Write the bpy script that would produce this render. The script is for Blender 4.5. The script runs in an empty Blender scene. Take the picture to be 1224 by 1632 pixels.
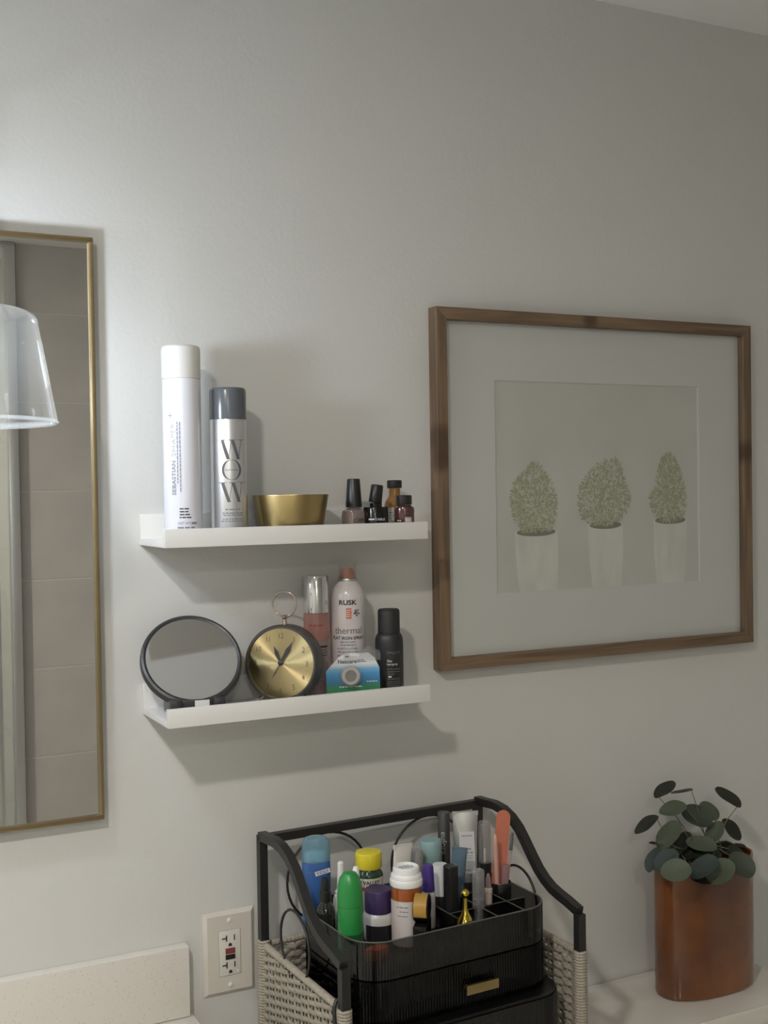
import bpy, bmesh, math, random
from mathutils import Vector, Matrix

# ------------------------------------------------------------------ camera, world, exposure
S = bpy.context.scene
COL = S.collection
Z0 = 1.711                      # floor is z = 0; wall coordinates below are measured from the upper shelf region
PI = math.pi
R = math.radians
FPX = 1897.62
CAM = Vector((-.4477, -1.68, -.0391))
YAW, PITCH, ROLL = -.4634, -.0188, -.0155
_f = Vector((-math.sin(YAW) * math.cos(PITCH), math.cos(YAW) * math.cos(PITCH), math.sin(PITCH)))
_r0 = Vector((math.cos(YAW), math.sin(YAW), 0))
_u0 = _r0.cross(_f)
CR = math.cos(ROLL) * _r0 + math.sin(ROLL) * _u0
CU = -math.sin(ROLL) * _r0 + math.cos(ROLL) * _u0
CF = _f
cam_d = bpy.data.cameras.new('camera')
cam_d.sensor_fit = 'HORIZONTAL'
cam_d.sensor_width = 36
cam_d.lens = FPX * 36 / 1224
cam_d.clip_start = .02
cam = bpy.data.objects.new('camera', cam_d)
COL.objects.link(cam)
M = Matrix.Identity(4)
for i in range(3):
    M[i][0], M[i][1], M[i][2] = CR[i], CU[i], -CF[i]
M[0][3], M[1][3], M[2][3] = CAM.x, CAM.y, CAM.z + Z0
cam.matrix_world = M
S.camera = cam

S.view_settings.view_transform = 'Standard'
S.view_settings.look = 'None'
S.view_settings.gamma = 1
S.view_settings.exposure = 0.06
S.view_settings.use_curve_mapping = False
S.cycles.max_bounces = 6
S.cycles.diffuse_bounces = 5
S.cycles.glossy_bounces = 5
S.cycles.transparent_max_bounces = 10
S.cycles.adaptive_threshold = .03
S.cycles.use_light_tree = False
S.cycles.caustics_reflective = False
S.cycles.caustics_refractive = False
w = bpy.data.worlds.new('world')
S.world = w
w.use_nodes = True
w.node_tree.nodes['Background'].inputs[0].default_value = (.02, .02, .02, 1)
w.node_tree.nodes['Background'].inputs[1].default_value = .2

BULB_STRENGTH = 112.0            # vanity bulb beside the mirror (cool white)
DOWNLIGHT_STRENGTH = 530.0      # recessed ceiling light (warm white)
FILL_LIGHT_STRENGTH = 450.0    # unseen fill light added above the shower to soften the wall shadows
BULB_POS = (-.290, -.230, .122)
ADDED_LAMP_X = -.83                 # lamp added out of view on the left for more ambient light
DOWN_POS = (-.80, -1.42)


def at(px, py, y=None, z=None, x=None):
    """the point of the place seen at photograph pixel (px, py) at a known depth y, height z or x"""
    d = CF + CR * ((px - 612) / FPX) - CU * ((py - 816) / FPX)
    if y is not None:
        t = (y - CAM.y) / d.y
    elif z is not None:
        t = (z - CAM.z) / d.z
    else:
        t = (x - CAM.x) / d.x
    return CAM + d * t


# ------------------------------------------------------------------ materials
def lin(c):
    return c / 12.92 if c <= .04045 else ((c + .055) / 1.055) ** 2.4


def rgb(r, g, b):
    return (lin(r / 255), lin(g / 255), lin(b / 255), 1)


MATS = {}


def mat(name, col, rough=.5, metal=0., bump=0., bscale=60., var=0., vscale=8., spec=.5, coat=0., emit=None, estr=0., stretch=None, sss=0.):
    if name in MATS:
        return MATS[name]
    m = bpy.data.materials.new(name)
    m.use_nodes = True
    nt = m.node_tree
    b = nt.nodes['Principled BSDF']
    b.inputs['Roughness'].default_value = rough
    b.inputs['Metallic'].default_value = metal
    b.inputs['Specular IOR Level'].default_value = spec
    b.inputs['Coat Weight'].default_value = coat
    b.inputs['Coat Roughness'].default_value = .05
    tc = nt.nodes.new('ShaderNodeTexCoord')
    src = tc.outputs['Object']
    if stretch:
        mp = nt.nodes.new('ShaderNodeMapping')
        mp.inputs['Scale'].default_value = stretch
        nt.links.new(src, mp.inputs[0])
        src = mp.outputs[0]
    n = nt.nodes.new('ShaderNodeTexNoise')
    n.inputs['Scale'].default_value = vscale
    n.inputs['Detail'].default_value = 4
    nt.links.new(src, n.inputs['Vector'])
    mx = nt.nodes.new('ShaderNodeMix')
    mx.data_type = 'RGBA'
    v = max(var, .015)
    mx.inputs[6].default_value = tuple(max(0, c * (1 - v)) for c in col[:3]) + (1,)
    mx.inputs[7].default_value = tuple(min(1, c * (1 + v)) for c in col[:3]) + (1,)
    nt.links.new(n.outputs[0], mx.inputs[0])
    nt.links.new(mx.outputs[2], b.inputs['Base Color'])
    if bump:
        n2 = nt.nodes.new('ShaderNodeTexNoise')
        n2.inputs['Scale'].default_value = bscale
        n2.inputs['Detail'].default_value = 3
        nt.links.new(src, n2.inputs['Vector'])
        bp = nt.nodes.new('ShaderNodeBump')
        bp.inputs['Strength'].default_value = bump
        bp.inputs['Distance'].default_value = .002
        nt.links.new(n2.outputs[0], bp.inputs['Height'])
        nt.links.new(bp.outputs[0], b.inputs['Normal'])
    if emit:
        b.inputs['Emission Color'].default_value = emit
        b.inputs['Emission Strength'].default_value = estr
    MATS[name] = m
    return m


def clear(name, tint=(1, 1, 1), rough=.02, haze=0., haze_col=(1, 1, 1), ior=1.45, refl=1.0):
    """thin clear sheet: tinted see-through, fresnel gloss, optional dusty film"""
    if name in MATS:
        return MATS[name]
    m = bpy.data.materials.new(name)
    m.use_nodes = True
    nt = m.node_tree
    nt.nodes.remove(nt.nodes['Principled BSDF'])
    out = nt.nodes['Material Output']
    t = nt.nodes.new('ShaderNodeBsdfTransparent')
    t.inputs[0].default_value = tuple(tint) + (1,)
    g = nt.nodes.new('ShaderNodeBsdfGlossy')
    g.inputs['Roughness'].default_value = rough
    g.inputs['Color'].default_value = (refl, refl, refl, 1)
    # thin-sheet Fresnel: F0 + (1 - F0) (1 - |cos|)^5, the same from both sides of the sheet
    ge = nt.nodes.new('ShaderNodeNewGeometry')
    dt = nt.nodes.new('ShaderNodeVectorMath')
    dt.operation = 'DOT_PRODUCT'
    nt.links.new(ge.outputs['Normal'], dt.inputs[0])
    nt.links.new(ge.outputs['Incoming'], dt.inputs[1])
    ab = nt.nodes.new('ShaderNodeMath')
    ab.operation = 'ABSOLUTE'
    nt.links.new(dt.outputs['Value'], ab.inputs[0])
    om = nt.nodes.new('ShaderNodeMath')
    om.operation = 'SUBTRACT'
    om.inputs[0].default_value = 1
    om.use_clamp = True
    nt.links.new(ab.outputs[0], om.inputs[1])
    pw5 = nt.nodes.new('ShaderNodeMath')
    pw5.operation = 'POWER'
    pw5.inputs[1].default_value = 5
    nt.links.new(om.outputs[0], pw5.inputs[0])
    f0 = ((ior - 1) / (ior + 1)) ** 2
    fr = nt.nodes.new('ShaderNodeMath')
    fr.operation = 'MULTIPLY_ADD'
    fr.inputs[1].default_value = 1 - f0
    fr.inputs[2].default_value = f0
    nt.links.new(pw5.outputs[0], fr.inputs[0])
    last = t.outputs[0]
    if haze:
        d = nt.nodes.new('ShaderNodeBsdfDiffuse')
        d.inputs[0].default_value = tuple(haze_col) + (1,)
        tr = nt.nodes.new('ShaderNodeBsdfTranslucent')
        tr.inputs[0].default_value = tuple(haze_col) + (1,)
        md = nt.nodes.new('ShaderNodeMixShader')
        md.inputs[0].default_value = .5
        nt.links.new(d.outputs[0], md.inputs[1])
        nt.links.new(tr.outputs[0], md.inputs[2])
        mh = nt.nodes.new('ShaderNodeMixShader')
        nz = nt.nodes.new('ShaderNodeTexNoise')
        nz.inputs['Scale'].default_value = 25
        mr = nt.nodes.new('ShaderNodeMapRange')
        mr.inputs['To Min'].default_value = haze * .8
        mr.inputs['To Max'].default_value = haze * 1.2
        nt.links.new(nz.outputs[0], mr.inputs[0])
        nt.links.new(mr.outputs[0], mh.inputs[0])
        nt.links.new(last, mh.inputs[1])
        nt.links.new(md.outputs[0], mh.inputs[2])
        last = mh.outputs[0]
    mx = nt.nodes.new('ShaderNodeMixShader')
    nt.links.new(fr.outputs[0], mx.inputs[0])
    nt.links.new(last, mx.inputs[1])
    nt.links.new(g.outputs[0], mx.inputs[2])
    nt.links.new(mx.outputs[0], out.inputs[0])
    MATS[name] = m
    return m


def attr_mat(name, rough=.8, gain=1.0):
    """colour taken from the mesh's own colour attribute (flat print)"""
    m = bpy.data.materials.new(name)
    m.use_nodes = True
    nt = m.node_tree
    b = nt.nodes['Principled BSDF']
    b.inputs['Roughness'].default_value = rough
    a = nt.nodes.new('ShaderNodeAttribute')
    a.attribute_name = 'tone'
    nt.links.new(a.outputs['Color'], b.inputs['Base Color'])
    return m


def wall_paint():
    m = mat('wall_paint', rgb(216, 216, 213), .62, var=.02, vscale=3)
    nt = m.node_tree
    b = nt.nodes['Principled BSDF']
    tc = nt.nodes.new('ShaderNodeTexCoord')
    a = nt.nodes.new('ShaderNodeTexNoise')
    a.inputs['Scale'].default_value = 9
    a.inputs['Detail'].default_value = 6
    a.inputs['Roughness'].default_value = .6
    a.inputs['Distortion'].default_value = .6
    c = nt.nodes.new('ShaderNodeTexNoise')
    c.inputs['Scale'].default_value = 150
    c.inputs['Detail'].default_value = 2
    nt.links.new(tc.outputs['Object'], a.inputs['Vector'])
    nt.links.new(tc.outputs['Object'], c.inputs['Vector'])
    ad = nt.nodes.new('ShaderNodeMath')
    ad.operation = 'MULTIPLY_ADD'
    ad.inputs[1].default_value = .16
    nt.links.new(c.outputs[0], ad.inputs[0])
    nt.links.new(a.outputs[0], ad.inputs[2])
    bp = nt.nodes.new('ShaderNodeBump')
    bp.inputs['Strength'].default_value = .30
    bp.inputs['Distance'].default_value = .006
    nt.links.new(ad.outputs[0], bp.inputs['Height'])
    nt.links.new(bp.outputs[0], b.inputs['Normal'])
    return m


def wood_mat(name, axis, knots=()):
    """light brown timber: grain along the given axis (0, 1, 2), knots as dark blurs"""
    m = bpy.data.materials.new(name)
    m.use_nodes = True
    nt = m.node_tree
    b = nt.nodes['Principled BSDF']
    b.inputs['Roughness'].default_value = .5
    tc = nt.nodes.new('ShaderNodeTexCoord')
    mp = nt.nodes.new('ShaderNodeMapping')
    sc = [60, 60, 60]
    sc[axis] = 3.5
    mp.inputs['Scale'].default_value = sc
    nt.links.new(tc.outputs['Object'], mp.inputs[0])
    n = nt.nodes.new('ShaderNodeTexNoise')
    n.inputs['Scale'].default_value = 1.6
    n.inputs['Detail'].default_value = 5
    n.inputs['Distortion'].default_value = .5
    nt.links.new(mp.outputs[0], n.inputs['Vector'])
    cr = nt.nodes.new('ShaderNodeValToRGB')
    cr.color_ramp.elements[0].position = .32
    cr.color_ramp.elements[0].color = rgb(98, 80, 62)
    cr.color_ramp.elements[1].position = .7
    cr.color_ramp.elements[1].color = rgb(138, 114, 90)
    nt.links.new(n.outputs[0], cr.inputs[0])
    last = cr.outputs[0]
    for k, (p, rad) in enumerate(knots):
        vm = nt.nodes.new('ShaderNodeVectorMath')
        vm.operation = 'DISTANCE'
        nt.links.new(tc.outputs['Object'], vm.inputs[0])
        vm.inputs[1].default_value = p
        mr = nt.nodes.new('ShaderNodeMapRange')
        mr.interpolation_type = 'SMOOTHSTEP'
        mr.inputs['From Min'].default_value = rad * .25
        mr.inputs['From Max'].default_value = rad
        mr.inputs['To Min'].default_value = .75
        mr.inputs['To Max'].default_value = 0
        nt.links.new(vm.outputs['Value'], mr.inputs[0])
        mx = nt.nodes.new('ShaderNodeMix')
        mx.data_type = 'RGBA'
        mx.inputs[7].default_value = rgb(66, 44, 30)
        nt.links.new(mr.outputs[0], mx.inputs[0])
        nt.links.new(last, mx.inputs[6])
        last = mx.outputs[2]
    nt.links.new(last, b.inputs['Base Color'])
    bp = nt.nodes.new('ShaderNodeBump')
    bp.inputs['Strength'].default_value = .15
    bp.inputs['Distance'].default_value = .001
    nt.links.new(n.outputs[0], bp.inputs['Height'])
    nt.links.new(bp.outputs[0], b.inputs['Normal'])
    return m


WALL = wall_paint()
CEIL = mat('ceiling_paint', rgb(240, 239, 236), .8, bump=.15, bscale=90)
WHITE = mat('white_lacquer', rgb(230, 229, 226), .38)
BLACKM = mat('black_metal', rgb(40, 39, 38), .42, bump=.05, bscale=200)
BLACKP = mat('black_plastic', rgb(34, 34, 35), .35)
BLACKG = mat('black_gloss', rgb(22, 22, 23), .18)
CHROME = mat('chrome', rgb(225, 225, 225), .08, 1)
GOLD = mat('polished_gold', rgb(214, 190, 84), .12, 1)
BRASS = mat('brushed_brass', rgb(186, 164, 114), .34, 1, var=.12, vscale=30)
WPLAST = mat('white_plastic', rgb(232, 231, 228), .4)
INK = mat('dark_ink', rgb(52, 52, 56), .6)
INKG = mat('grey_ink', rgb(138, 140, 150), .6)
INKW = mat('white_ink', rgb(225, 225, 222), .6)
MIRROR = mat('mirror_silver', (.88, .89, .88, 1), .0, 1)
CERAMIC = mat('white_porcelain', rgb(226, 222, 214), .18, coat=.4)


# ------------------------------------------------------------------ mesh helpers
def link(name, me, m=None, parent=None, loc=None, rot=None, smooth=None):
    o = bpy.data.objects.new(name, me)
    COL.objects.link(o)
    if m:
        me.materials.append(m)
    if parent:
        o.parent = parent
    if loc is not None:
        o.location = loc
    if rot is not None:
        o.rotation_euler = rot
    if smooth is not None:
        for p in me.polygons:
            p.use_smooth = True
        me.set_sharp_from_angle(angle=R(smooth))
    return o


def tag(o, label=None, cat=None, group=None, kind=None):
    if label:
        o['label'] = label
    if cat:
        o['category'] = cat
    if group:
        o['group'] = group
    if kind:
        o['kind'] = kind
    return o


def thing(name, label, cat, loc=(0, 0, 0), rot=(0, 0, 0), group=None):
    o = bpy.data.objects.new(name, None)
    COL.objects.link(o)
    o.empty_display_size = .02
    o.location = loc
    o.rotation_euler = rot
    return tag(o, label, cat, group)


def from_bm(name, bm):
    me = bpy.data.meshes.new(name)
    bmesh.ops.recalc_face_normals(bm, faces=bm.faces[:])
    bm.to_mesh(me)
    bm.free()
    return me


def box_bm(bm, x0, x1, y0, y1, z0, z1, bev=0., seg=2):
    vs = [bm.verts.new(p) for p in ((x0, y0, z0), (x1, y0, z0), (x1, y1, z0), (x0, y1, z0), (x0, y0, z1), (x1, y0, z1), (x1, y1, z1), (x0, y1, z1))]
    fs = [bm.faces.new([vs[i] for i in q]) for q in ((0, 3, 2, 1), (4, 5, 6, 7), (0, 1, 5, 4), (1, 2, 6, 5), (2, 3, 7, 6), (3, 0, 4, 7))]
    if bev:
        es = list({e for f in fs for e in f.edges})
        bmesh.ops.bevel(bm, geom=es, offset=bev, segments=seg, affect='EDGES', profile=.6)


def box(name, x0, x1, y0, y1, z0, z1, m, parent=None, bev=0., seg=2, loc=None, rot=None):
    bm = bmesh.new()
    box_bm(bm, min(x0, x1), max(x0, x1), min(y0, y1), max(y0, y1), min(z0, z1), max(z0, z1), bev, seg)
    return link(name, from_bm(name, bm), m, parent, loc, rot, smooth=40 if bev else None)


def lathe_me(name, prof, n=40, sx=1., sy=1., power=2.):
    """profile of (radius, z) turned about z; power > 2 gives a squarer outline"""
    vs, fs = [], []
    for r, z in prof:
        for k in range(n):
            a = 2 * PI * k / n
            c, s = math.cos(a), math.sin(a)
            if power != 2:
                q = (abs(c) ** power + abs(s) ** power) ** (-1 / power)
                c, s = c * q, s * q
            vs.append((r * c * sx, r * s * sy, z))
    m = len(prof)
    for i in range(m - 1):
        for k in range(n):
            k2 = (k + 1) % n
            fs.append((i * n + k, i * n + k2, (i + 1) * n + k2, (i + 1) * n + k))
    if prof[0][0] > 1e-6:
        fs.append(tuple(range(n - 1, -1, -1)))
    if prof[-1][0] > 1e-6:
        fs.append(tuple((m - 1) * n + k for k in range(n)))
    me = bpy.data.meshes.new(name)
    me.from_pydata(vs, [], fs)
    me.update()
    bm = bmesh.new()
    bm.from_mesh(me)
    bmesh.ops.remove_doubles(bm, verts=bm.verts[:], dist=1e-6)
    bmesh.ops.recalc_face_normals(bm, faces=bm.faces[:])
    bm.to_mesh(me)
    bm.free()
    return me


def lathe(name, prof, m, parent=None, n=40, loc=None, rot=None, sx=1., sy=1., power=2., smooth=35):
    return link(name, lathe_me(name, prof, n, sx, sy, power), m, parent, loc, rot, smooth)


def tube_bm(bm, pts, rad, n=8, closed=False, squash=None):
    pts = [Vector(p) for p in pts]
    m = len(pts)
    rings = []
    up = None
    for i, p in enumerate(pts):
        if closed:
            t = (pts[(i + 1) % m] - pts[i - 1]).normalized()
        else:
            t = (pts[min(i + 1, m - 1)] - pts[max(i - 1, 0)]).normalized()
        if up is None:
            up = Vector((0, 0, 1)) if abs(t.z) < .9 else Vector((0, 1, 0))
        s = t.cross(up).normalized()
        up = s.cross(t).normalized()
        rr_ = rad[i] if isinstance(rad, (list, tuple)) else rad
        a1, a2 = (1, 1) if not squash else squash
        rings.append([bm.verts.new(p + s * (rr_ * a1 * math.cos(2 * PI * k / n)) + up * (rr_ * a2 * math.sin(2 * PI * k / n))) for k in range(n)])
    for i in range(m if closed else m - 1):
        a, b = rings[i], rings[(i + 1) % m]
        for k in range(n):
            bm.faces.new((a[k], a[(k + 1) % n], b[(k + 1) % n], b[k]))
    if not closed:
        bm.faces.new(rings[0][::-1])
        bm.faces.new(rings[-1])


def tube(name, pts, rad, m, parent=None, n=8, closed=False, loc=None, rot=None, squash=None):
    bm = bmesh.new()
    tube_bm(bm, pts, rad, n, closed, squash)
    return link(name, from_bm(name, bm), m, parent, loc, rot, smooth=50)


def sqtube(name, pts, half, m, parent=None):
    """square bar bent along a path lying in a plane containing z"""
    bm = bmesh.new()
    pts = [Vector(p) for p in pts]
    rings = []
    k = len(pts)
    flat = Vector((pts[-1].x - pts[0].x, pts[-1].y - pts[0].y, 0))
    flat = flat.normalized() if flat.length > 1e-5 else Vector((1, 0, 0))
    side = Vector((-flat.y, flat.x, 0))
    for i, p in enumerate(pts):
        t = (pts[min(i + 1, k - 1)] - pts[max(i - 1, 0)]).normalized()
        nrm = side.cross(t).normalized()
        sc = 1.0
        if 0 < i < k - 1:
            a = (pts[i] - pts[i - 1]).normalized()
            sc = 1 / max(.6, a.dot(t))
        rings.append([bm.verts.new(p + side * (half * u) + nrm * (half * sc * v)) for u, v in ((-1, -1), (1, -1), (1, 1), (-1, 1))])
    for i in range(k - 1):
        a, b = rings[i], rings[i + 1]
        for q in range(4):
            bm.faces.new((a[q], a[(q + 1) % 4], b[(q + 1) % 4], b[q]))
    bm.faces.new(rings[0][::-1])
    bm.faces.new(rings[-1])
    return link(name, from_bm(name, bm), m, parent, smooth=30)


def rrect(wd, dp, r, n=8):
    pts = []
    for cx, cy, a0 in ((wd / 2 - r, dp / 2 - r, 0), (-wd / 2 + r, dp / 2 - r, 90), (-wd / 2 + r, -dp / 2 + r, 180), (wd / 2 - r, -dp / 2 + r, 270)):
        for k in range(n + 1):
            a = R(a0 + 90 * k / n)
            pts.append((cx + r * math.cos(a), cy + r * math.sin(a)))
    return pts


def resample(pts, step):
    out = []
    m = len(pts)
    for i in range(m):
        a, b = Vector(pts[i]), Vector(pts[(i + 1) % m])
        k = max(1, int(round((b - a).length / step)))
        for q in range(k):
            out.append(a + (b - a) * (q / k))
    return out


def prism(name, pts, z0, z1, m, parent=None, bev=0., loc=None, rot=None, smooth=35, seg=2):
    """polygon outline (x, y) extruded from z0 to z1"""
    bm = bmesh.new()
    a = [bm.verts.new((p[0], p[1], z0)) for p in pts]
    b = [bm.verts.new((p[0], p[1], z1)) for p in pts]
    n = len(pts)
    top = bm.faces.new(b)
    bot = bm.faces.new(a[::-1])
    for k in range(n):
        bm.faces.new((a[k], a[(k + 1) % n], b[(k + 1) % n], b[k]))
    if bev:
        es = list(top.edges) + list(bot.edges)
        bmesh.ops.bevel(bm, geom=es, offset=bev, segments=seg, affect='EDGES', profile=.6)
    return link(name, from_bm(name, bm), m, parent, loc, rot, smooth)


def hollow(name, outline, inner, z0, z1, m, parent=None, floor=0.):
    """open-topped wall between two outlines with matching points, with a floor of the given thickness"""
    bm = bmesh.new()
    n = len(outline)
    o0 = [bm.verts.new((p[0], p[1], z0)) for p in outline]
    o1 = [bm.verts.new((p[0], p[1], z1)) for p in outline]
    i1 = [bm.verts.new((p[0], p[1], z1)) for p in inner]
    i0 = [bm.verts.new((p[0], p[1], z0 + floor)) for p in inner]
    for k in range(n):
        j = (k + 1) % n
        bm.faces.new((o0[k], o0[j], o1[j], o1[k]))
        bm.faces.new((o1[k], o1[j], i1[j], i1[k]))
        bm.faces.new((i1[k], i1[j], i0[j], i0[k]))
    bm.faces.new(o0[::-1])
    bm.faces.new(i0)
    return link(name, from_bm(name, bm), m, parent, smooth=25)


# ------------------------------------------------------------------ lettering
def text_geo(s, size, bold=.0):
    """vertices and faces of a line of lettering, centred on the origin, height about `size`"""
    c = bpy.data.curves.new('t', 'FONT')
    c.body = s
    c.resolution_u = 3
    c.offset = bold
    o = bpy.data.objects.new('t', c)
    COL.objects.link(o)
    dg = bpy.context.evaluated_depsgraph_get()
    me = bpy.data.meshes.new_from_object(o.evaluated_get(dg))
    vs = [v.co.copy() for v in me.vertices]
    fs = [tuple(p.vertices) for p in me.polygons]
    bpy.data.objects.remove(o)
    bpy.data.curves.remove(c)
    bpy.data.meshes.remove(me)
    x0, x1 = min(v.x for v in vs), max(v.x for v in vs)
    k = size / .7
    return [((v.x - (x0 + x1) / 2) * k, (v.y - .35) * k) for v in vs], fs


def merge(geos):
    vs, fs = [], []
    for g, dx, dy, sx, rot in geos:
        b = len(vs)
        c, s = math.cos(rot), math.sin(rot)
        for x, y in g[0]:
            x *= sx
            vs.append((x * c - y * s + dx, x * s + y * c + dy))
        fs += [tuple(b + i for i in f) for f in g[1]]
    return vs, fs


def on_cyl(name, geo, rad, ang, zc, m, parent, gap=.0004):
    """wrap flat artwork (x along the girth, y up) on a cylinder; ang = direction the print faces"""
    vs, fs = geo
    out = []
    for x, y in vs:
        a = ang + x / rad
        out.append(((rad + gap) * math.cos(a), (rad + gap) * math.sin(a), zc + y))
    me = bpy.data.meshes.new(name)
    me.from_pydata(out, [], fs)
    me.update()
    return link(name, me, m, parent)


def flat_print(name, geo, m, parent, loc=(0, 0, 0), rot=(PI / 2, 0, 0)):
    me = bpy.data.meshes.new(name)
    me.from_pydata([(x, y, 0) for x, y in geo[0]], [], geo[1])
    me.update()
    return link(name, me, m, parent, loc, rot)


def rect(x0, x1, y0, y1, nx=1):
    vs, fs = [], []
    for i in range(nx + 1):
        x = x0 + (x1 - x0) * i / nx
        vs += [(x, y0), (x, y1)]
    for i in range(nx):
        fs.append((2 * i, 2 * i + 2, 2 * i + 3, 2 * i + 1))
    return vs, fs


def poly(pts):
    return list(pts), [tuple(range(len(pts)))]


def small_print(lines, seed=1):
    """rows of word-like dashes for print too small to read: (x centre, y, width, height)"""
    rnd = random.Random(seed)
    geos = []
    for xc, y, wd, h in lines:
        x = xc - wd / 2
        while x < xc + wd / 2 - h:
            l = min(rnd.uniform(1.6, 4.5) * h, xc + wd / 2 - x)
            geos.append((rect(x, x + l, y - h / 2, y + h / 2, 2), 0, 0, 1, 0))
            x += l + .7 * h
    return merge(geos)


def face_cam(x, y):
    return math.atan2(CAM.y - y, CAM.x - x)


# ------------------------------------------------------------------ the room
XL, XR, YB = -1.75, 1.85, -2.45
CEILZ = .798 + Z0


def struct(o):
    o['kind'] = 'structure'
    return o


struct(box('wall_back', XL - .1, XR + .1, 0, .1, 0, CEILZ, WALL))
struct(box('wall_right', XR, XR + .1, YB - .9, 0, 0, CEILZ, WALL))
struct(box('wall_left', XL - .1, XL, YB - .9, 0, 0, CEILZ, WALL))
struct(box('ceiling', XL - .1, XR + .1, YB - .9, .1, CEILZ, CEILZ + .1, CEIL))
FLOORM = mat('floor_tile', rgb(206, 202, 196), .4, var=.08, vscale=5)
struct(box('floor', XL - .1, XR + .1, YB - .9, .1, -.1, 0, FLOORM))
# the opposite wall, seen in the mirror: large grey tiles, and the glazed shower beside it
GROUT = mat('grout', rgb(214, 212, 206), .8)
TILE = mat('grey_tile', rgb(198, 193, 186), .3, var=.13, vscale=7, bump=.05, bscale=30)
wo = struct(box('wall_front', .24, XR, YB - .1, YB, 0, CEILZ, GROUT))
pitch, g = .2985, .0035
tw = .597
bm = bmesh.new()
box_bm(bm, 0, tw - g, 0, .006, 0, pitch - g, .0012, 1)
tile_me = from_bm('tile', bm)
tile_me.materials.append(TILE)
row = 0
zt = (-.0254 + Z0) % pitch - pitch
while zt < CEILZ:
    x = .243
    while x < XR:
        lo, hi = max(zt, 0), min(zt + pitch - g, CEILZ)
        wd = min(tw - g, XR - x - .002)
        if hi - lo > .02 and wd > .05:
            full = hi - lo > pitch - g - 1e-4 and wd > tw - g - 1e-4
            if full:
                me = tile_me
            else:
                bm = bmesh.new()
                box_bm(bm, 0, wd, 0, .006, 0, hi - lo, .0012, 1)
                me = from_bm('tile', bm)
                me.materials.append(TILE)
            t = bpy.data.objects.new('tile', me)
            COL.objects.link(t)
            t.parent = wo
            t.location = (x, YB - .0045, lo)
        x += tw
    zt += pitch
    row += 1
DTILE = mat('shower_tile', rgb(196, 194, 188), .3, var=.1, vscale=6)
struct(box('wall_shower', XL, .24, YB - .9, YB - .8, 0, CEILZ, DTILE))
struct(box('wall_shower_side', .24, .34, YB - .8, YB - .1, 0, CEILZ, DTILE))
sh = thing('shower_screen', 'framed glass shower screen reflected at the left edge of the wall mirror', 'shower screen', (-.3, YB + .01, 0))
FRAMEM = mat('satin_aluminium', rgb(205, 205, 202), .3, .7)
box('jamb', .505, .537, -.02, .03, 0, 2.495, FRAMEM, sh, .003)
box('jamb', .455, .47, -.01, .02, 0, 2.495, FRAMEM, sh, .003)
box('top_rail', -1.2, .537, -.02, .02, 2.4955, 2.5085, FRAMEM, sh, .003)
box('glass_pane', -1.2, .503, -.004, .004, .02, 2.494, clear('shower_glass', (.93, .955, .945), .01), sh)
box('door_handle', .40, .415, .015, .035, .95, 1.35, FRAMEM, sh, .004)

# ------------------------------------------------------------------ vanity counter and backsplash
QUARTZ = mat('speckled_quartz', rgb(226, 222, 214), .3)
nt = QUARTZ.node_tree
vo = nt.nodes.new('ShaderNodeTexVoronoi')
vo.inputs['Scale'].default_value = 190
tc = nt.nodes.new('ShaderNodeTexCoord')
nt.links.new(tc.outputs['Object'], vo.inputs['Vector'])
cr = nt.nodes.new('ShaderNodeValToRGB')
cr.color_ramp.elements[0].position = .10
cr.color_ramp.elements[0].color = rgb(198, 191, 180)
cr.color_ramp.elements[1].position = .2
cr.color_ramp.elements[1].color = rgb(228, 224, 216)
nt.links.new(vo.outputs['Distance'], cr.inputs[0])
nt.links.new(cr.outputs[0], nt.nodes['Principled BSDF'].inputs['Base Color'])
CZ = -.797 + Z0
bs = box('backsplash', XL + .01, .056, -.0205, -.0005, CZ, CZ + .102, QUARTZ, None, .002)
tag(bs, 'speckled off-white quartz upstand along the wall at bottom left', 'backsplash')
ct = box('countertop', XL + .01, .062, -.56, -.001, CZ - .03, CZ - .0005, QUARTZ, None, .003)
tag(ct, 'speckled off-white quartz countertop below the upstand at bottom left', 'countertop')
vn = thing('vanity_cabinet', 'vanity cabinet carrying the quartz countertop at bottom left', 'cabinet', (-.84, -.27, 0))
CABM = mat('cabinet_paint', rgb(224, 223, 219), .45)
box('body', -.88, .88, -.25, .265, .08, CZ - .031, CABM, vn, .003)
box('plinth', -.85, .85, -.2, .25, 0, .079, CABM, vn)
for k in range(3):
    d = box('door', -.86 + k * .58, -.30 + k * .58, -.27, -.251, .12, CZ - .06, CABM, vn, .004)
    box('handle', -.34 + k * .58, -.33 + k * .58, -.29, -.271, .5, .62, BRASS, d, .003)

# ------------------------------------------------------------------ wall mirror
mz0, mz1, mx0, mx1, mt = -.494 + Z0, .3165 + Z0, -1.05, -.0625, .0205
wm = thing('wall_mirror', 'tall wall mirror in a thin gold frame at the left edge', 'mirror', ((mx0 + mx1) / 2, 0, mz0))
hw, hh = (mx1 - mx0) / 2, mz1 - mz0
GFRAME = mat('brushed_gold_frame', rgb(178, 160, 124), .34, 1, var=.08, vscale=40)
fw = .0062
box('backing', -hw + .002, hw - .002, -.012, -.0005, .002, hh - .002, BLACKP, wm)
box('glass', -hw + fw, hw - fw, -.0145, -.0122, fw, hh - fw, MIRROR, wm)
box('frame_rail', -hw, hw, -mt, -.001, 0, fw, GFRAME, wm, .001)
box('frame_rail', -hw, hw, -mt, -.001, hh - fw, hh, GFRAME, wm, .001)
box('frame_rail', hw - fw, hw, -mt, -.001, fw, hh - fw, GFRAME, wm, .001)
box('frame_rail', -hw, -hw + fw, -mt, -.001, fw, hh - fw, GFRAME, wm, .001)

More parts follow.
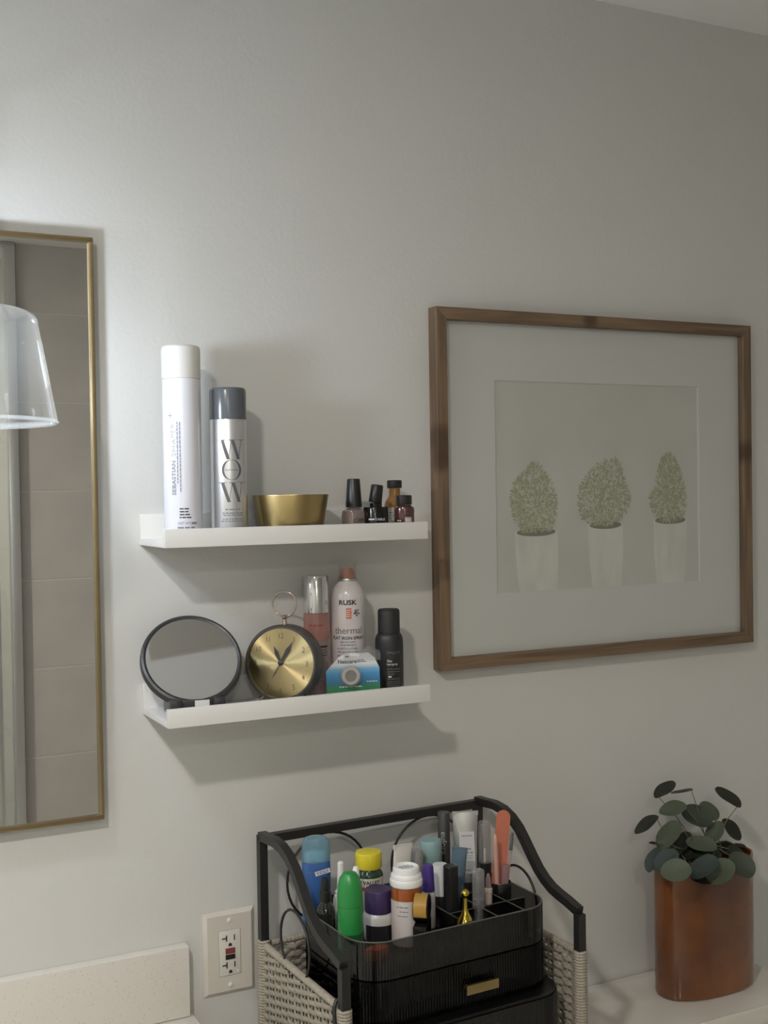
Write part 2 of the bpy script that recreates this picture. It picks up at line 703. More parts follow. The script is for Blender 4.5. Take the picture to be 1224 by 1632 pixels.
# ------------------------------------------------------------------ vanity lamp (glass shade in front of the mirror)
def vanity_lamp(bx, by, bz, label):
    lp = thing('vanity_lamp', label, 'lamp', (bx, 0, .44 + Z0), group='pair of vanity lamps')
    lz = Z0 - (.44 + Z0)
    box('wall_plate', -.06, .06, -.022, -.0005, -.06, .06, GFRAME, lp, .004)
    tube('arm', [(0, -.02, 0), (0, -.12, .005), (0, by + .02, 0), (0, by, -.02), (0, by, .225 + lz)], .008, GFRAME, lp, 12)
    lathe('socket', [(.016, .165 + lz), (.019, .17 + lz), (.02, .225 + lz), (.012, .235 + lz)], GFRAME, lp, 24, (0, by, 0))
    SHADE = clear('lamp_glass', (.985, .99, .99), .03, .010, (1, 1, 1))
    zt_, zb_ = .173 + lz, .045 + lz
    prof = []
    for k in range(6):
        a = R(90 - 15 * k)
        prof.append((.0985 + .012 * math.cos(a), zt_ - .012 + .012 * math.sin(a)))
    prof = [(.018, zt_ + .002), (.05, zt_ + .001)] + prof
    for k in range(1, 9):
        f = k / 8
        prof.append((.1105 + .0205 * f, zt_ - .012 - (zt_ - .012 - zb_) * f))
    sd = lathe('glass_shade', prof + [(r - .0025, z + .0005) for r, z in prof[::-1]], SHADE, lp, 64, (0, by, 0))
    lathe('shade_rim', [(.1280, zb_ + .0025), (.1273, zb_ + .0005), (.1287, zb_ - .0015), (.1310, zb_ - .001), (.1317, zb_ + .001), (.1305, zb_ + .003), (.1280, zb_ + .0025)],
          clear('lamp_glass_rim', (.95, .96, .96), .05, .16), sd, 64)
    bulb_m = mat('bulb_glow', (1, 1, 1, 1), .5, emit=(.88, .98, 1.10, 1), estr=BULB_STRENGTH)
    lathe('bulb', [(.0, bz - .032 + lz), (.014, bz - .029 + lz), (.026, bz - .018 + lz), (.030, bz - .002 + lz), (.027, bz + .014 + lz), (.018, bz + .032 + lz), (.013, bz + .045 + lz)], bulb_m, lp, 16, (0, by, 0))


vanity_lamp(*BULB_POS, 'lit vanity lamp with a clear flared glass shade before the wall mirror')
vanity_lamp(ADDED_LAMP_X, BULB_POS[1], BULB_POS[2], 'added twin of the vanity lamp, unseen fill light further left')

# ------------------------------------------------------------------ recessed ceiling light, and an added fill light of the same build
def downlight(x, y, label, strength):
    dl = thing('ceiling_downlight', label, 'ceiling light', (x, y, CEILZ))
    lathe('trim_ring', [(.085, -.0005), (.085, -.006), (.065, -.008), (.062, -.004), (.062, -.0005)], WHITE, dl, 40)
    lathe('diffuser', [(.060, -.0005), (.060, -.0045), (0, -.005)], mat('downlight_glow_%d' % strength, (1, 1, 1, 1), .5, emit=(1, .925, .85, 1), estr=strength), dl, 32)


downlight(DOWN_POS[0], DOWN_POS[1], 'recessed ceiling downlight above the vanity side of the room', DOWNLIGHT_STRENGTH)
downlight(-.75, -2.86, 'added unseen fill light on the ceiling of the glazed shower', FILL_LIGHT_STRENGTH)

# ------------------------------------------------------------------ picture ledges
def ledge(z, label):
    t = thing('picture_ledge', label, 'shelf', (0, 0, z + Z0), group='white picture ledges')
    L, D, T = .4, .1285, .009
    box('back_board', 0, L, -T, -.0003, 0, .0445, WHITE, t, .0008)
    box('base_board', 0, L, -D + T, -T - .0001, 0, T, WHITE, t, .0008)
    box('front_lip', 0, L, -D, -D + T - .0001, 0, .0252, WHITE, t, .0008)
    return t


ledge(-.113, 'upper white wooden picture ledge holding spray cans and the brass bowl')
ledge(-.3553, 'lower white wooden picture ledge holding the clock and round mirror')
U = -.113 + .009 + Z0 + .0003          # standing height on the upper ledge
V = -.3553 + .009 + Z0 + .0003         # standing height on the lower ledge

# ------------------------------------------------------------------ upper ledge
# tall white hairspray can
cx, cy = .0455, -.066
t = thing('hairspray_can', 'tall slim white hairspray can, tallest on the upper ledge', 'spray can', (cx, cy, U))
h = .1655 + Z0 - U
CANW = mat('white_can', rgb(228, 228, 236), .22, coat=.3)
lathe('body', [(.0245, 0), (.0265, .002), (.0267, .005), (.0267, .2205), (.0262, .2225)], CANW, t, 48)
lathe('cap', [(.0270, .2228), (.0270, h - .006), (.0262, h - .0025), (.0240, h - .0006), (0, h)], mat('matte_white_cap', rgb(222, 221, 218), .5), t, 48)
a = face_cam(cx, cy)
on_cyl('lettering', merge([(text_geo('SEBASTIAN', .0056, .012), -.0125, .085, 1.22, PI / 2)]), .0267, a, 0, INKG, t, .0006)
on_cyl('lettering', merge([(text_geo('SHAPER', .0066), -.0125, .138, 1.45, PI / 2)]), .0267, a, 0, mat('pale_grey_ink', rgb(172, 174, 184), .6), t, .0006)
on_cyl('plus_mark', merge([(rect(-.004, .004, -.0005, .0005, 4), 0, 0, 1, 0), (rect(-.0005, .0005, -.004, .004), 0, 0, 1, 0)]), .0267, a - .62, .171, INKG, t)
sp = small_print([(0, 0, .085, .0014), (-.006, -.0036, .096, .0014)], 3)
on_cyl('small_print', ([(-.0068 - y, .120 + x) for x, y in sp[0]], sp[1]), .0267, a, 0, INKG, t)
on_cyl('small_print', small_print([(-.0005, .0425, .013, .0016), (-.001, .0385, .012, .0016), (0, .0345, .014, .0016), (.0008, .0305, .016, .0016)], 5), .0267, a + .07, 0, INK, t)
on_cyl('lettering', merge([(text_geo('NET WT.', .0034), -.001, .0225, 1, 0), (small_print([(.0125, .0225, .008, .0028), (.001, .0165, .024, .0022)], 19), 0, 0, 1, 0)]), .0267, a + .1, 0, INKG, t)

# silver can with big letters
cx, cy = .1132, -.066
t = thing('hairspray_can', 'silver spray can with dark grey cap and three big letters', 'spray can', (cx, cy, U))
h = .1085 + Z0 - U
SILV = mat('brushed_silver_can', rgb(222, 222, 224), .30, .75)
lathe('body', [(.0235, 0), (.0255, .002), (.0257, .004), (.0257, .1655), (.0252, .1672)], SILV, t, 48)
lathe('cap', [(.0261, .1674), (.0261, h - .005), (.0252, h - .002), (.0232, h - .0004), (0, h)], mat('slate_cap', rgb(96, 101, 107), .2), t, 48)
a = face_cam(cx, cy)


def big_w(sc):
    thick, thin = .0052, .0008
    hgt = .030
    g = []

    def stroke(x0, x1, wd):
        vs, fs = [], []
        for q in range(9):
            f = q / 8
            xa = x0 + (x1 - x0) * f
            for e in range(4):
                vs.append((xa + wd * e / 3, hgt * (1 - f)))
        for q in range(8):
            for e in range(3):
                fs.append((4 * q + e, 4 * q + 4 + e, 4 * q + 5 + e, 4 * q + 1 + e))
        g.append(((vs, fs), 0, 0, 1, 0))
    stroke(-.0175, -.0075, thick)
    stroke(-.0005 + .0002, -.0065 + .0012, thin)
    stroke(-.001, .0085, thick)
    stroke(.0165, .0105, thin)
    g.append((rect(-.0205, -.0105, hgt - .0005, hgt + .0003, 3), 0, 0, 1, 0))
    g.append((rect(-.004, .0055, hgt - .0005, hgt + .0003, 3), 0, 0, 1, 0))
    g.append((rect(.0125, .0190, hgt - .0005, hgt + .0003, 3), 0, 0, 1, 0))
    vs, fs = merge(g)
    return [((x) * sc, y * sc) for x, y in vs], fs


def big_o(sc):
    vs, fs = [], []
    n = 40
    for k in range(n):
        b = 2 * PI * k / n
        vs.append((.0150 * math.cos(b) * sc, .0150 * math.sin(b) * sc))
        vs.append((.0112 * math.cos(b) * sc, .0145 * math.sin(b) * sc))
    for k in range(n):
        j = (k + 1) % n
        fs.append((2 * k, 2 * j, 2 * j + 1, 2 * k + 1))
    return vs, fs


STEEL = mat('steel_ink', rgb(98, 99, 102), .4)
for gz, ge in ((.1105, big_w(.9)), (.0955, big_o(.95)), (.0505, big_w(.9))):
    on_cyl('lettering', ge, .0257, a + .16, gz, STEEL, t)
on_cyl('small_print', small_print([(0, 0, .018, .0012)], 7), .0257, a + .16, .0955, INKG, t)
on_cyl('small_print', small_print([(0, .040, .022, .0018), (0, .035, .030, .0018), (0, .032, .028, .0016), (0, .0265, .030, .0016), (0, .0235, .034, .0016)], 8), .0257, a + .2, 0, INKG, t)
on_cyl('small_print', small_print([(0, .0065, .03, .0025)], 9), .0257, a + .2, 0, INKG, t)
for hz in (.1379, .0783):
    on_cyl('hairline', rect(-.022, .03, hz - .00015, hz + .00015, 10), .0257, a + .1, 0, INKG, t)

# brass bowl
t = thing('brass_bowl', 'round brass bowl with sloping sides on the upper ledge', 'bowl', (.2085, -.062, U))
hb = -.0445 + Z0 - U
lathe('bowl', [(0, 0), (.044, 0), (.046, .001), (.0555, hb - .001), (.0553, hb), (.0545, hb), (.0450, .004), (0, .003)], BRASS, t, 64)

# nail polishes and little bottles
def polish_body(sz, hgt):
    return [(sz * .88, 0), (sz, .002), (sz, hgt * .74), (sz * .93, hgt * .88), (sz * .6, hgt * .97), (sz * .42, hgt)]


t = thing('nail_polish', 'taupe nail polish with tall tapered black cap beside the brass bowl', 'nail polish', (.3085, -.066, U))
zc = -.0655 + Z0 - U
lathe('bottle', polish_body(.0172, zc), mat('taupe_polish', rgb(142, 128, 124), .12, coat=.6), t, 32, power=3)
lathe('cap', [(.0122, zc + .0005), (.0122, zc + .004), (.0096, -.0225 + Z0 - U - .0012), (.0088, -.0222 + Z0 - U), (0, -.0220 + Z0 - U)], BLACKP, t, 32)
on_cyl('lettering', merge([(text_geo('OPI', .0062), 0, .020, 1.2, 0)]), .0192, face_cam(.3085, -.066) + .35, 0, mat('ink_brown', rgb(78, 66, 64), .5), t, .0006)
on_cyl('small_print', small_print([(0, .012, .02, .001), (0, .0095, .018, .001)], 4), .0192, face_cam(.3085, -.066) + .3, 0, mat('ink_brown', rgb(78, 66, 64), .5), t, .0006)

def up_z(px, py, y):
    return at(px, py, y=y).z + Z0 - U


BX = at(599, 820, y=-.084).x
t = thing('nail_polish', 'black nail polish with a slanted cap leaning right on the upper ledge', 'nail polish', (BX, -.084, U))
zb = up_z(599, 808, -.084)
zn = up_z(599, 802, -.084)
lathe('bottle', [(.0160, 0), (.0176, .0015), (.0176, zb - .002), (.0168, zb), (.0086, zb + .0004), (.0086, zn), (.007, zn + .0005)], BLACKG, t, 32, power=2.6)
on_cyl('lettering', merge([(small_print([(-.0085, 0, .009, .0022)], 2), 0, 0, 1, 0), (text_geo('TABLE', .0034, .01), .004, 0, 1.1, 0)]), .0195, face_cam(BX, -.084) + .12, up_z(599, 825, -.084) - .002, INKW, t, .001)
zk = up_z(599, 773, -.084) - zn
c = lathe('cap', [(.0088, 0), (.0094, .001), (.0086, zk - .002), (.0078, zk - .0005), (0, zk)], BLACKP, t, 24, (-.001, 0, zn + .001), (0, R(9), 0), power=2.6)

t = thing('dropper_bottle', 'small amber glass bottle with black cap and white label on the upper ledge', 'bottle', (.3925, -.036, U))
AMBER = mat('amber_glass', rgb(150, 104, 40), .08, coat=.5, var=.1)
zc = -.0375 + Z0 - U
lathe('bottle', [(.0150, 0), (.0162, .002), (.0162, .0405), (.0145, .0465), (.0100, .0525), (.0088, .0560), (.0088, zc)], AMBER, t, 32)
lathe('cap', [(.0112, zc + .0003), (.0116, zc + .002), (.0116, zc + .0115), (.0105, zc + .0128), (0, zc + .013)], BLACKP, t, 32)
a = face_cam(.3925, -.036)
on_cyl('label_band', merge([(rect(-.0155, -.0015, .006, .037, 6), 0, 0, 1, 0), (rect(.0005, .0125, .006, .037, 6), 0, 0, 1, 0)]), .0162, a, 0, mat('paper_label', rgb(205, 203, 198), .6), t)
on_cyl('small_print', small_print([(-.006, .029, .008, .0018), (-.006, .025, .009, .0014), (-.006, .021, .008, .0014), (.006, .027, .008, .0014), (.006, .023, .008, .0014)], 6), .0162, a, 0, INKG, t, .0006)

MX, MY = at(644, 815, y=-.092).x, -.092
t = thing('nail_polish', 'short dark maroon bottle with flat black cap at the ledge end', 'nail polish', (MX, MY, U))
zc = up_z(644, 805, MY)
ztp = up_z(644, 789, MY)
MAROON = mat('maroon_polish', rgb(82, 50, 48), .12, coat=.6)
lathe('bottle', [(.0144, 0), (.0154, .0015), (.0154, zc - .0065), (.0144, zc - .003), (.0112, zc - .0014), (.0100, zc)], MAROON, t, 32)
lathe('cap', [(.0116, zc + .0003), (.0119, zc + .0015), (.0119, ztp - .0015), (.0108, ztp - .0002), (0, ztp)], BLACKP, t, 32)
a = face_cam(MX, MY)
on_cyl('label_band', rect(.001, .012, .008, .0230, 6), .0154, a, 0, mat('pink_label', rgb(196, 176, 172), .6), t)
on_cyl('small_print', small_print([(.0065, .0185, .008, .002), (.0065, .0145, .008, .0014), (-.0065, .018, .008, .0014)], 12), .0154, a, 0, INKW, t, .0007)

# ------------------------------------------------------------------ lower ledge
# round standing mirror, tilted far back
t = thing('makeup_mirror', 'round black-rimmed makeup mirror tilted back on the lower ledge', 'mirror', (.0545, -.0645, V), (0, 0, R(-8)))
TILT = R(37)
RM = .0715
hz = .0715
rx = PI / 2 - TILT

prof = [(RM - .0075, .0), (RM - .0068, .0035), (RM - .004, .0048), (RM - .001, .0035), (RM, 0), (RM, -.008), (RM - .004, -.013), (RM - .012, -.015), (0, -.016)]
head = lathe('rim', prof, mat('charcoal_plastic', rgb(52, 52, 54), .38), t, 64, (0, .004, hz), (rx, 0, 0))
lathe('glass', [(RM - .0078, -.001), (RM - .0078, .0028), (RM - .009, .0034), (0, .0034)], MIRROR, head, 64)
lathe('glass_edge', [(RM - .0078, .0029), (RM - .0072, .0036), (RM - .0088, .0037)], CHROME, head, 64)
CH = MATS['charcoal_plastic']
for sx_ in (-1, 1):
    box('foot', sx_ * .030 - .0085, sx_ * .030 + .0085, -.046, .020, 0, .0245, CH, t, .004)
box('hinge', -.0215, .0215, -.041, .012, .002, .0225, CH, t, .002)
box('care_label', -.004, .016, -.0422, -.0412, .004, .0215, WPLAST, t)

# alarm clock
t = thing('alarm_clock', 'round black alarm clock with brass dial and ring handle on the lower ledge', 'clock', (.1935, -.0655, V), (0, 0, R(-42)))
LEAN = R(-4)
bd = lathe('case', [(.0490, -.018), (.0535, -.0165), (.0555, -.012), (.0555, .012), (.0550, .0165), (.0530, .0185), (.0505, .0185), (.0502, .0150), (0, .0150)],
           mat('clock_case', rgb(72, 69, 66), .4), t, 72, (0, 0, .0575), (PI / 2 + LEAN, 0, 0))
DIAL = bpy.data.materials.new('sunray_brass')
DIAL.use_nodes = True
nt = DIAL.node_tree
b = nt.nodes['Principled BSDF']
b.inputs['Base Color'].default_value = rgb(208, 190, 140)
b.inputs['Metallic'].default_value = 1
b.inputs['Roughness'].default_value = .36
b.inputs['Anisotropic'].default_value = .93
tg = nt.nodes.new('ShaderNodeTangent')
tg.direction_type = 'RADIAL'
tg.axis = 'Z'
nt.links.new(tg.outputs[0], b.inputs['Tangent'])
tc = nt.nodes.new('ShaderNodeTexCoord')
gr = nt.nodes.new('ShaderNodeTexGradient')
gr.gradient_type = 'RADIAL'
nt.links.new(tc.outputs['Object'], gr.inputs[0])
nz = nt.nodes.new('ShaderNodeTexNoise')
nz.noise_dimensions = '1D'
nz.inputs['Scale'].default_value = 90
nt.links.new(gr.outputs[0], nz.inputs['W'])
mr = nt.nodes.new('ShaderNodeMapRange')
mr.inputs['To Min'].default_value = .28
mr.inputs['To Max'].default_value = .44
nt.links.new(nz.outputs[0], mr.inputs[0])
nt.links.new(mr.outputs[0], b.inputs['Roughness'])
dial = lathe('dial', [(.0500, .0152), (.0500, .0156), (.002, .0156)], DIAL, bd, 96)
CLINK = mat('clock_print', rgb(96, 84, 62), .5)
geos = []
for k in range(1, 13):
    b_ = R(90 - 30 * k)
    geos.append((text_geo(str(k), .0078), .0395 * math.cos(b_), .0395 * math.sin(b_), .85, 0))
    geos.append((rect(-.0006, .0006, -.0005, .0005), .0475 * math.cos(b_), .0475 * math.sin(b_), 1, 0))
flat_print('numerals', merge(geos), CLINK, bd, (0, 0, .0160), (0, 0, 0))


def hand(name, ang, l, wd, tail, z):
    c, s = math.cos(ang), math.sin(ang)
    pts = [(-tail, wd * .25), (l * .15, wd * .3), (l * .6, wd * .5), (l * .8, wd * .18), (l, 0), (l * .8, -wd * .18), (l * .6, -wd * .5), (l * .15, -wd * .3), (-tail, -wd * .25)]
    prism(name, [(x * c - y * s, x * s + y * c) for x, y in pts][::-1], z, z + .0005, BLACKP, bd, smooth=None)


hand('hour_hand', R(90 + 24), .027, .0062, .003, .0166)
hand('minute_hand', R(90 - 30), .037, .0064, .003, .0173)
hand('second_hand', R(90 + 150), .028, .0014, .004, .0180)
lathe('hub', [(.0036, .0158), (.0036, .0185), (.0025, .0192), (0, .0194)], BLACKP, bd, 24)
lathe('crystal', [(.0503, .0186), (.045, .0190), (0, .0194 + .001)], clear('clock_crystal', (1, 1, 1), .01, refl=.6), bd, 64)
RINGM = mat('rose_chrome', rgb(200, 185, 172), .18, 1)
lathe('ring_post', [(.0036, .112), (.0032, .117), (.0028, .1185), (.0030, .121), (.0044, .1225), (.0044, .1245), (.003, .1262), (0, .1265)], RINGM, t, 20, (0, .003, 0))
tube('ring_handle', [(.0182 * math.cos(2 * PI * k / 40), .003, .1425 + .0182 * math.sin(2 * PI * k / 40)) for k in range(40)], .0012, RINGM, t, 8, True)
for sx_ in (-1, 1):
    tube('foot', [(sx_ * .030, .0, .010), (sx_ * .037, -.004, .0035), (sx_ * .038, -.005, .0012)], [.002, .0025, .0012], RINGM, t, 10)
tube('foot', [(0, .014, .006), (0, .020, .0012)], [.002, .0012], RINGM, t, 10)

# serum bottle with chrome cap
cx, cy = .2575, -.036
t = thing('serum_bottle', 'clear bottle of pink liquid with tall chrome cap behind the clock', 'bottle', (cx, cy, V))
zc = -.2215 + Z0 - V
ztop = -.1660 + Z0 - V
PINKC = clear('pink_plastic', (.90, .68, .64), .03, .42, (.86, .52, .46))
PALEC = clear('pale_pink_plastic', (.92, .85, .84), .03, .30, (.82, .70, .68))
lathe('lower_body', [(.0175, 0), (.0192, .002), (.0195, .004), (.0195, zc - .040)], PALEC, t, 40)
lathe('upper_body', [(.0195, zc - .0398), (.0195, zc - .003), (.0188, zc - .0005)], PINKC, t, 40)
lathe('cap', [(.0186, zc), (.0187, zc + .002), (.0187, ztop - .002), (.0178, ztop - .0003), (0, ztop)], CHROME, t, 48)
a = face_cam(cx, cy)
on_cyl('small_print', small_print([(0, zc - .018, .022, .0020)], 14), .0195, a, 0, mat('rose_ink', rgb(150, 78, 70), .6), t)
on_cyl('small_print', small_print([(.010, zc - .050, .014, .0032), (.010, zc - .055, .014, .0014), (.010, zc - .059, .014, .0014), (.010, zc - .063, .014, .0014)], 15), .0195, a, 0, INK, t)

# white heat spray
cx, cy = .3095, -.037
t = thing('heat_spray', 'white spray bottle with orange nozzle under a clear cap on lower ledge', 'spray bottle', (cx, cy, V))
hs = -.1765 + Z0 - V
rr_ = .0258
lathe('body', [(.0235, 0), (.0255, .002), (rr_, .004), (rr_, hs - .028), (.0250, hs - .020), (.0222, hs - .011), (.0170, hs - .0045), (.0140, hs - .001), (.0138, hs)], mat('pearl_white', rgb(216, 210, 210), .25, coat=.3), t, 48)
lathe('collar', [(.0142, hs + .0002), (.0144, hs + .003), (.0138, hs + .004)], mat('silver_collar', rgb(190, 186, 182), .3, .8), t, 32)
OR = mat('coral_plastic', rgb(214, 122, 96), .4)
lathe('nozzle', [(.0105, hs + .0042), (.0105, hs + .011), (.0085, hs + .0165), (.0078, hs + .0185), (0, hs + .019)], OR, t, 24)
ht = -.1495 + Z0 - V
lathe('clear_cap', [(.0136, hs + .0045), (.0136, ht - .001), (.0128, ht), (0, ht), (0, ht - .0008), (.0124, ht - .001), (.0129, hs + .0045)], clear('cap_plastic', (.93, .92, .90), .05, .10), t, 32)
a = face_cam(cx, cy)
on_cyl('lettering', merge([(text_geo('RUSK', .0070, .03), 0, .1385, 1.12, 0)]), rr_, a, 0, INK, t)
on_cyl('lettering', text_geo('FLAT IRON SPRAY', .0046, .02), rr_, a, .0850, INK, t)
on_cyl('lettering', merge([(text_geo('thermal', .0100), 0, .0965, 1.0, 0)]), rr_, a, 0, mat('soft_grey_ink', rgb(108, 104, 104), .6), t)
on_cyl('emblem', merge([(rect(-.0035, .0045, .114, .130, 3), 0, 0, 1, 0)]), rr_, a + .02, 0, mat('coral_ink', rgb(214, 120, 100), .5), t)
on_cyl('small_print', small_print([(.0135, .1265, .007, .0016), (.0135, .1240, .008, .0016), (.0135, .1215, .010, .0018), (.0135, .1185, .004, .0016)], 21), rr_, a, 0, INK, t)
on_cyl('small_print', small_print([(.0005, .1268, .006, .0011), (.0005, .1238, .006, .0011), (.0005, .1205, .006, .0011), (.0005, .1175, .006, .0011)], 25), rr_, a, 0, INKW, t, .0006)
on_cyl('small_print', small_print([(0, .0790, .026, .0016), (0, .0745, .024, .0016), (0, .0690, .034, .0016), (0, .064, .034, .0016), (-.01, .058, .016, .0016)], 22), rr_, a, 0, INKG, t)

# blister pack of tape
t = thing('tape_pack', 'blister pack of tape with blue and green card and torn clear front', 'tape pack', (.2865, -.1025, V), (R(-6), 0, R(-14)))
card_o = [(-.040, 0), (.040, 0), (.040, .045), (.033, .060), (.024, .0675), (-.010, .0675), (-.020, .063), (-.040, .043)]
CARD = bpy.data.materials.new('tape_card_print')
CARD.use_nodes = True
nt = CARD.node_tree
b = nt.nodes['Principled BSDF']
b.inputs['Roughness'].default_value = .35
tc = nt.nodes.new('ShaderNodeTexCoord')
sx = nt.nodes.new('ShaderNodeSeparateXYZ')
nt.links.new(tc.outputs['Object'], sx.inputs[0])
nz = nt.nodes.new('ShaderNodeTexNoise')
nz.inputs['Scale'].default_value = 40
nt.links.new(tc.outputs['Object'], nz.inputs[0])
ad = nt.nodes.new('ShaderNodeMath')
ad.operation = 'MULTIPLY_ADD'
ad.inputs[1].default_value = .004
nt.links.new(nz.outputs[0], ad.inputs[0])
nt.links.new(sx.outputs['Y'], ad.inputs[2])
mr = nt.nodes.new('ShaderNodeMapRange')
mr.inputs['From Min'].default_value = 0
mr.inputs['From Max'].default_value = .070
nt.links.new(ad.outputs[0], mr.inputs[0])
cr = nt.nodes.new('ShaderNodeValToRGB')
el = cr.color_ramp.elements
el[0].position, el[0].color = 0, rgb(58, 128, 84)
el[1].position, el[1].color = 1, rgb(220, 220, 222)
for p, c in ((.31, rgb(60, 132, 92)), (.37, rgb(58, 118, 150)), (.56, rgb(72, 146, 196)), (.66, rgb(120, 170, 205)), (.76, rgb(214, 216, 220))):
    e = el.new(p)
    e.color = c
nt.links.new(mr.outputs[0], cr.inputs[0])
nt.links.new(cr.outputs[0], b.inputs['Base Color'])
card = prism('card', card_o, -.0004, .0004, CARD, t, rot=(PI / 2, 0, 0), smooth=None)
lathe('tape_roll', [(.0085, .0006), (.0085, .0105), (.0128, .0105), (.0133, .0095), (.0133, .0006)], mat('white_tape', rgb(176, 170, 166), .6), card, 40, (-.005, .0350, 0))
lathe('roll_core', [(.0086, .0007), (.0084, .0085), (0, .0085)], mat('grey_core', rgb(120, 118, 116), .5), card, 32, (-.005, .0350, 0))
BLIS = clear('blister_plastic', (.96, .96, .95), .06, .10)
lathe('blister', [(.0165, .0006), (.0158, .011), (.0145, .0122), (0, .0126)], BLIS, card, 40, (-.005, .0350, 0))
bm = bmesh.new()
rnd = random.Random(4)
g_ = [[bm.verts.new((-.014 + .056 * i / 10, .056 + .018 * j / 4 + (.004 * math.sin(i * 1.1) if j == 4 else 0), .001 + .007 * math.sin(i * .8 + j) * (j / 4) + rnd.uniform(0, .002))) for j in range(5)] for i in range(11)]
for i in range(10):
    for j in range(4):
        bm.faces.new((g_[i][j], g_[i + 1][j], g_[i + 1][j + 1], g_[i][j + 1]))
link('torn_plastic', from_bm('torn_plastic', bm), clear('torn_film', (.90, .90, .89), .12, .22), card, smooth=60)
flat_print('lettering', merge([(text_geo('Nexcare', .0060, .015), -.008, .0560, .95, 0)]), INK, card, (0, 0, .0007), (0, 0, 0))
flat_print('small_print', small_print([(.0125, .0575, .011, .0012), (.0135, .0550, .013, .0012)], 31), INK, card, (0, 0, .0007), (0, 0, 0))
flat_print('small_print', small_print([(-.004, .0190, .034, .0016), (.028, .0255, .016, .0012)], 32), INKW, card, (0, 0, .0007), (0, 0, 0))
flat_print('small_print', small_print([(-.008, .0628, .006, .0018)], 33), mat('maroon_ink', rgb(110, 40, 40), .5), card, (0, 0, .0007), (0, 0, 0))

# matte black can
cx, cy = .3650, -.064
t = thing('hairspray_can', 'short matte black spray can at the right end of lower ledge', 'spray can', (cx, cy, V))
zc = -.2575 + Z0 - V
MBLK = mat('matte_black_can', rgb(44, 43, 44), .45)
lathe('body', [(.0195, 0), (.0212, .002), (.0214, .004), (.0214, zc - .014), (.0208, zc - .007), (.0190, zc - .002), (.0172, zc)], MBLK, t, 40)
lathe('cap', [(.0168, zc + .0003), (.0167, zc + .033), (.0160, zc + .0355), (.0146, zc + .0370), (0, zc + .0374)], mat('matte_black_cap', rgb(40, 40, 41), .5), t, 40)
a = face_cam(cx, cy) + .28
on_cyl('lettering', merge([(text_geo('Living proof', .0042), .002, .0620, .8, 0)]), .0214, a, 0, mat('dim_ink', rgb(120, 120, 120), .6), t)
on_cyl('lettering', merge([(text_geo('flex', .0036, .01), -.0055, .0490, 1, 0)]), .0214, a, 0, INKW, t)
on_cyl('lettering', merge([(text_geo('hairspray', .0032, .01), -.0012, .0440, 1, 0)]), .0214, a, 0, INKW, t)
on_cyl('small_print', small_print([(.001, .0365, .021, .0013), (.001, .0325, .021, .0013), (-.003, .0290, .012, .0013), (.001, .0215, .021, .0014)], 41), .0214, a, 0, mat('dim_ink', rgb(120, 120, 120), .6), t)
on_cyl('small_print', small_print([(-.0055, .0250, .005, .0025)], 42), .0214, a, 0, INKW, t)
on_cyl('small_print', small_print([(.001, .0175, .021, .0012), (.001, .0145, .021, .0012), (.001, .0115, .021, .0012)], 43), .0214, a, 0, mat('dim_ink', rgb(120, 120, 120), .6), t)

# ------------------------------------------------------------------ framed print
FX, FZ, FW, FH, FD = .4764, -.3304 + Z0, .6597, .581, .0259
t = thing('framed_print', 'large wood-framed print of three potted topiaries on the wall', 'picture', (FX, 0, FZ))
fb = .0195
WX = wood_mat('timber_horizontal', 0, (((.30, -.026, .575), .022),))
WV = wood_mat('timber_vertical', 2, (((.004, -.02, .372), .034), ((.006, -.026, .338), .03), ((FW - .012, -.02, .35), .03)))


def mitre(name, pts, m):
    bm = bmesh.new()
    a = [bm.verts.new((x, -FD, z)) for x, z in pts]
    b = [bm.verts.new((x, -.0005, z)) for x, z in pts]
    top = bm.faces.new(a)
    bm.faces.new(b[::-1])
    for k in range(4):
        bm.faces.new((a[k], b[k], b[(k + 1) % 4], a[(k + 1) % 4]))
    bmesh.ops.bevel(bm, geom=list(top.edges), offset=.0007, segments=1, affect='EDGES')
    return link(name, from_bm(name, bm), m, t)


mitre('frame_rail', [(0, FH), (FW, FH), (FW - fb, FH - fb), (fb, FH - fb)], WX)
mitre('frame_rail', [(0, 0), (fb, fb), (FW - fb, fb), (FW, 0)], WX)
mitre('frame_stile', [(0, 0), (0, FH), (fb, FH - fb), (fb, fb)], WV)
mitre('frame_stile', [(FW, 0), (FW - fb, fb), (FW - fb, FH - fb), (FW, FH)], WV)
MAT_ = mat('mat_board', rgb(224, 222, 222), .8)
ax0, ax1, az0, az1 = .592 - FX, 1.0227 - FX, -.2148 + Z0 - FZ, .1378 + Z0 - FZ
box('backing', .01, FW - .01, -.0075, -.001, .01, FH - .01, mat('backing_board', rgb(120, 100, 80), .8), t)
# mat board with its opening
bm = bmesh.new()
o_ = [(fb - .004, fb - .004), (FW - fb + .004, fb - .004), (FW - fb + .004, FH - fb + .004), (fb - .004, FH - fb + .004)]
i_ = [(ax0, az0), (ax1, az0), (ax1, az1), (ax0, az1)]
j_ = [(ax0 + .0022, az0 + .0022), (ax1 - .0022, az0 + .0022), (ax1 - .0022, az1 - .0022), (ax0 + .0022, az1 - .0022)]
vo_ = [bm.verts.new((x, -.0120, z)) for x, z in o_]
vi_ = [bm.verts.new((x, -.0120, z)) for x, z in i_]
vj_ = [bm.verts.new((x, -.0098, z)) for x, z in j_]
for k in range(4):
    q = (k + 1) % 4
    bm.faces.new((vo_[k], vo_[q], vi_[q], vi_[k]))
    bm.faces.new((vi_[k], vi_[q], vj_[q], vj_[k]))
link('mat_board', from_bm('mat_board', bm), MAT_, t)
PAPER = mat('print_ground', rgb(214, 212, 208), .85, var=.10, vscale=9)
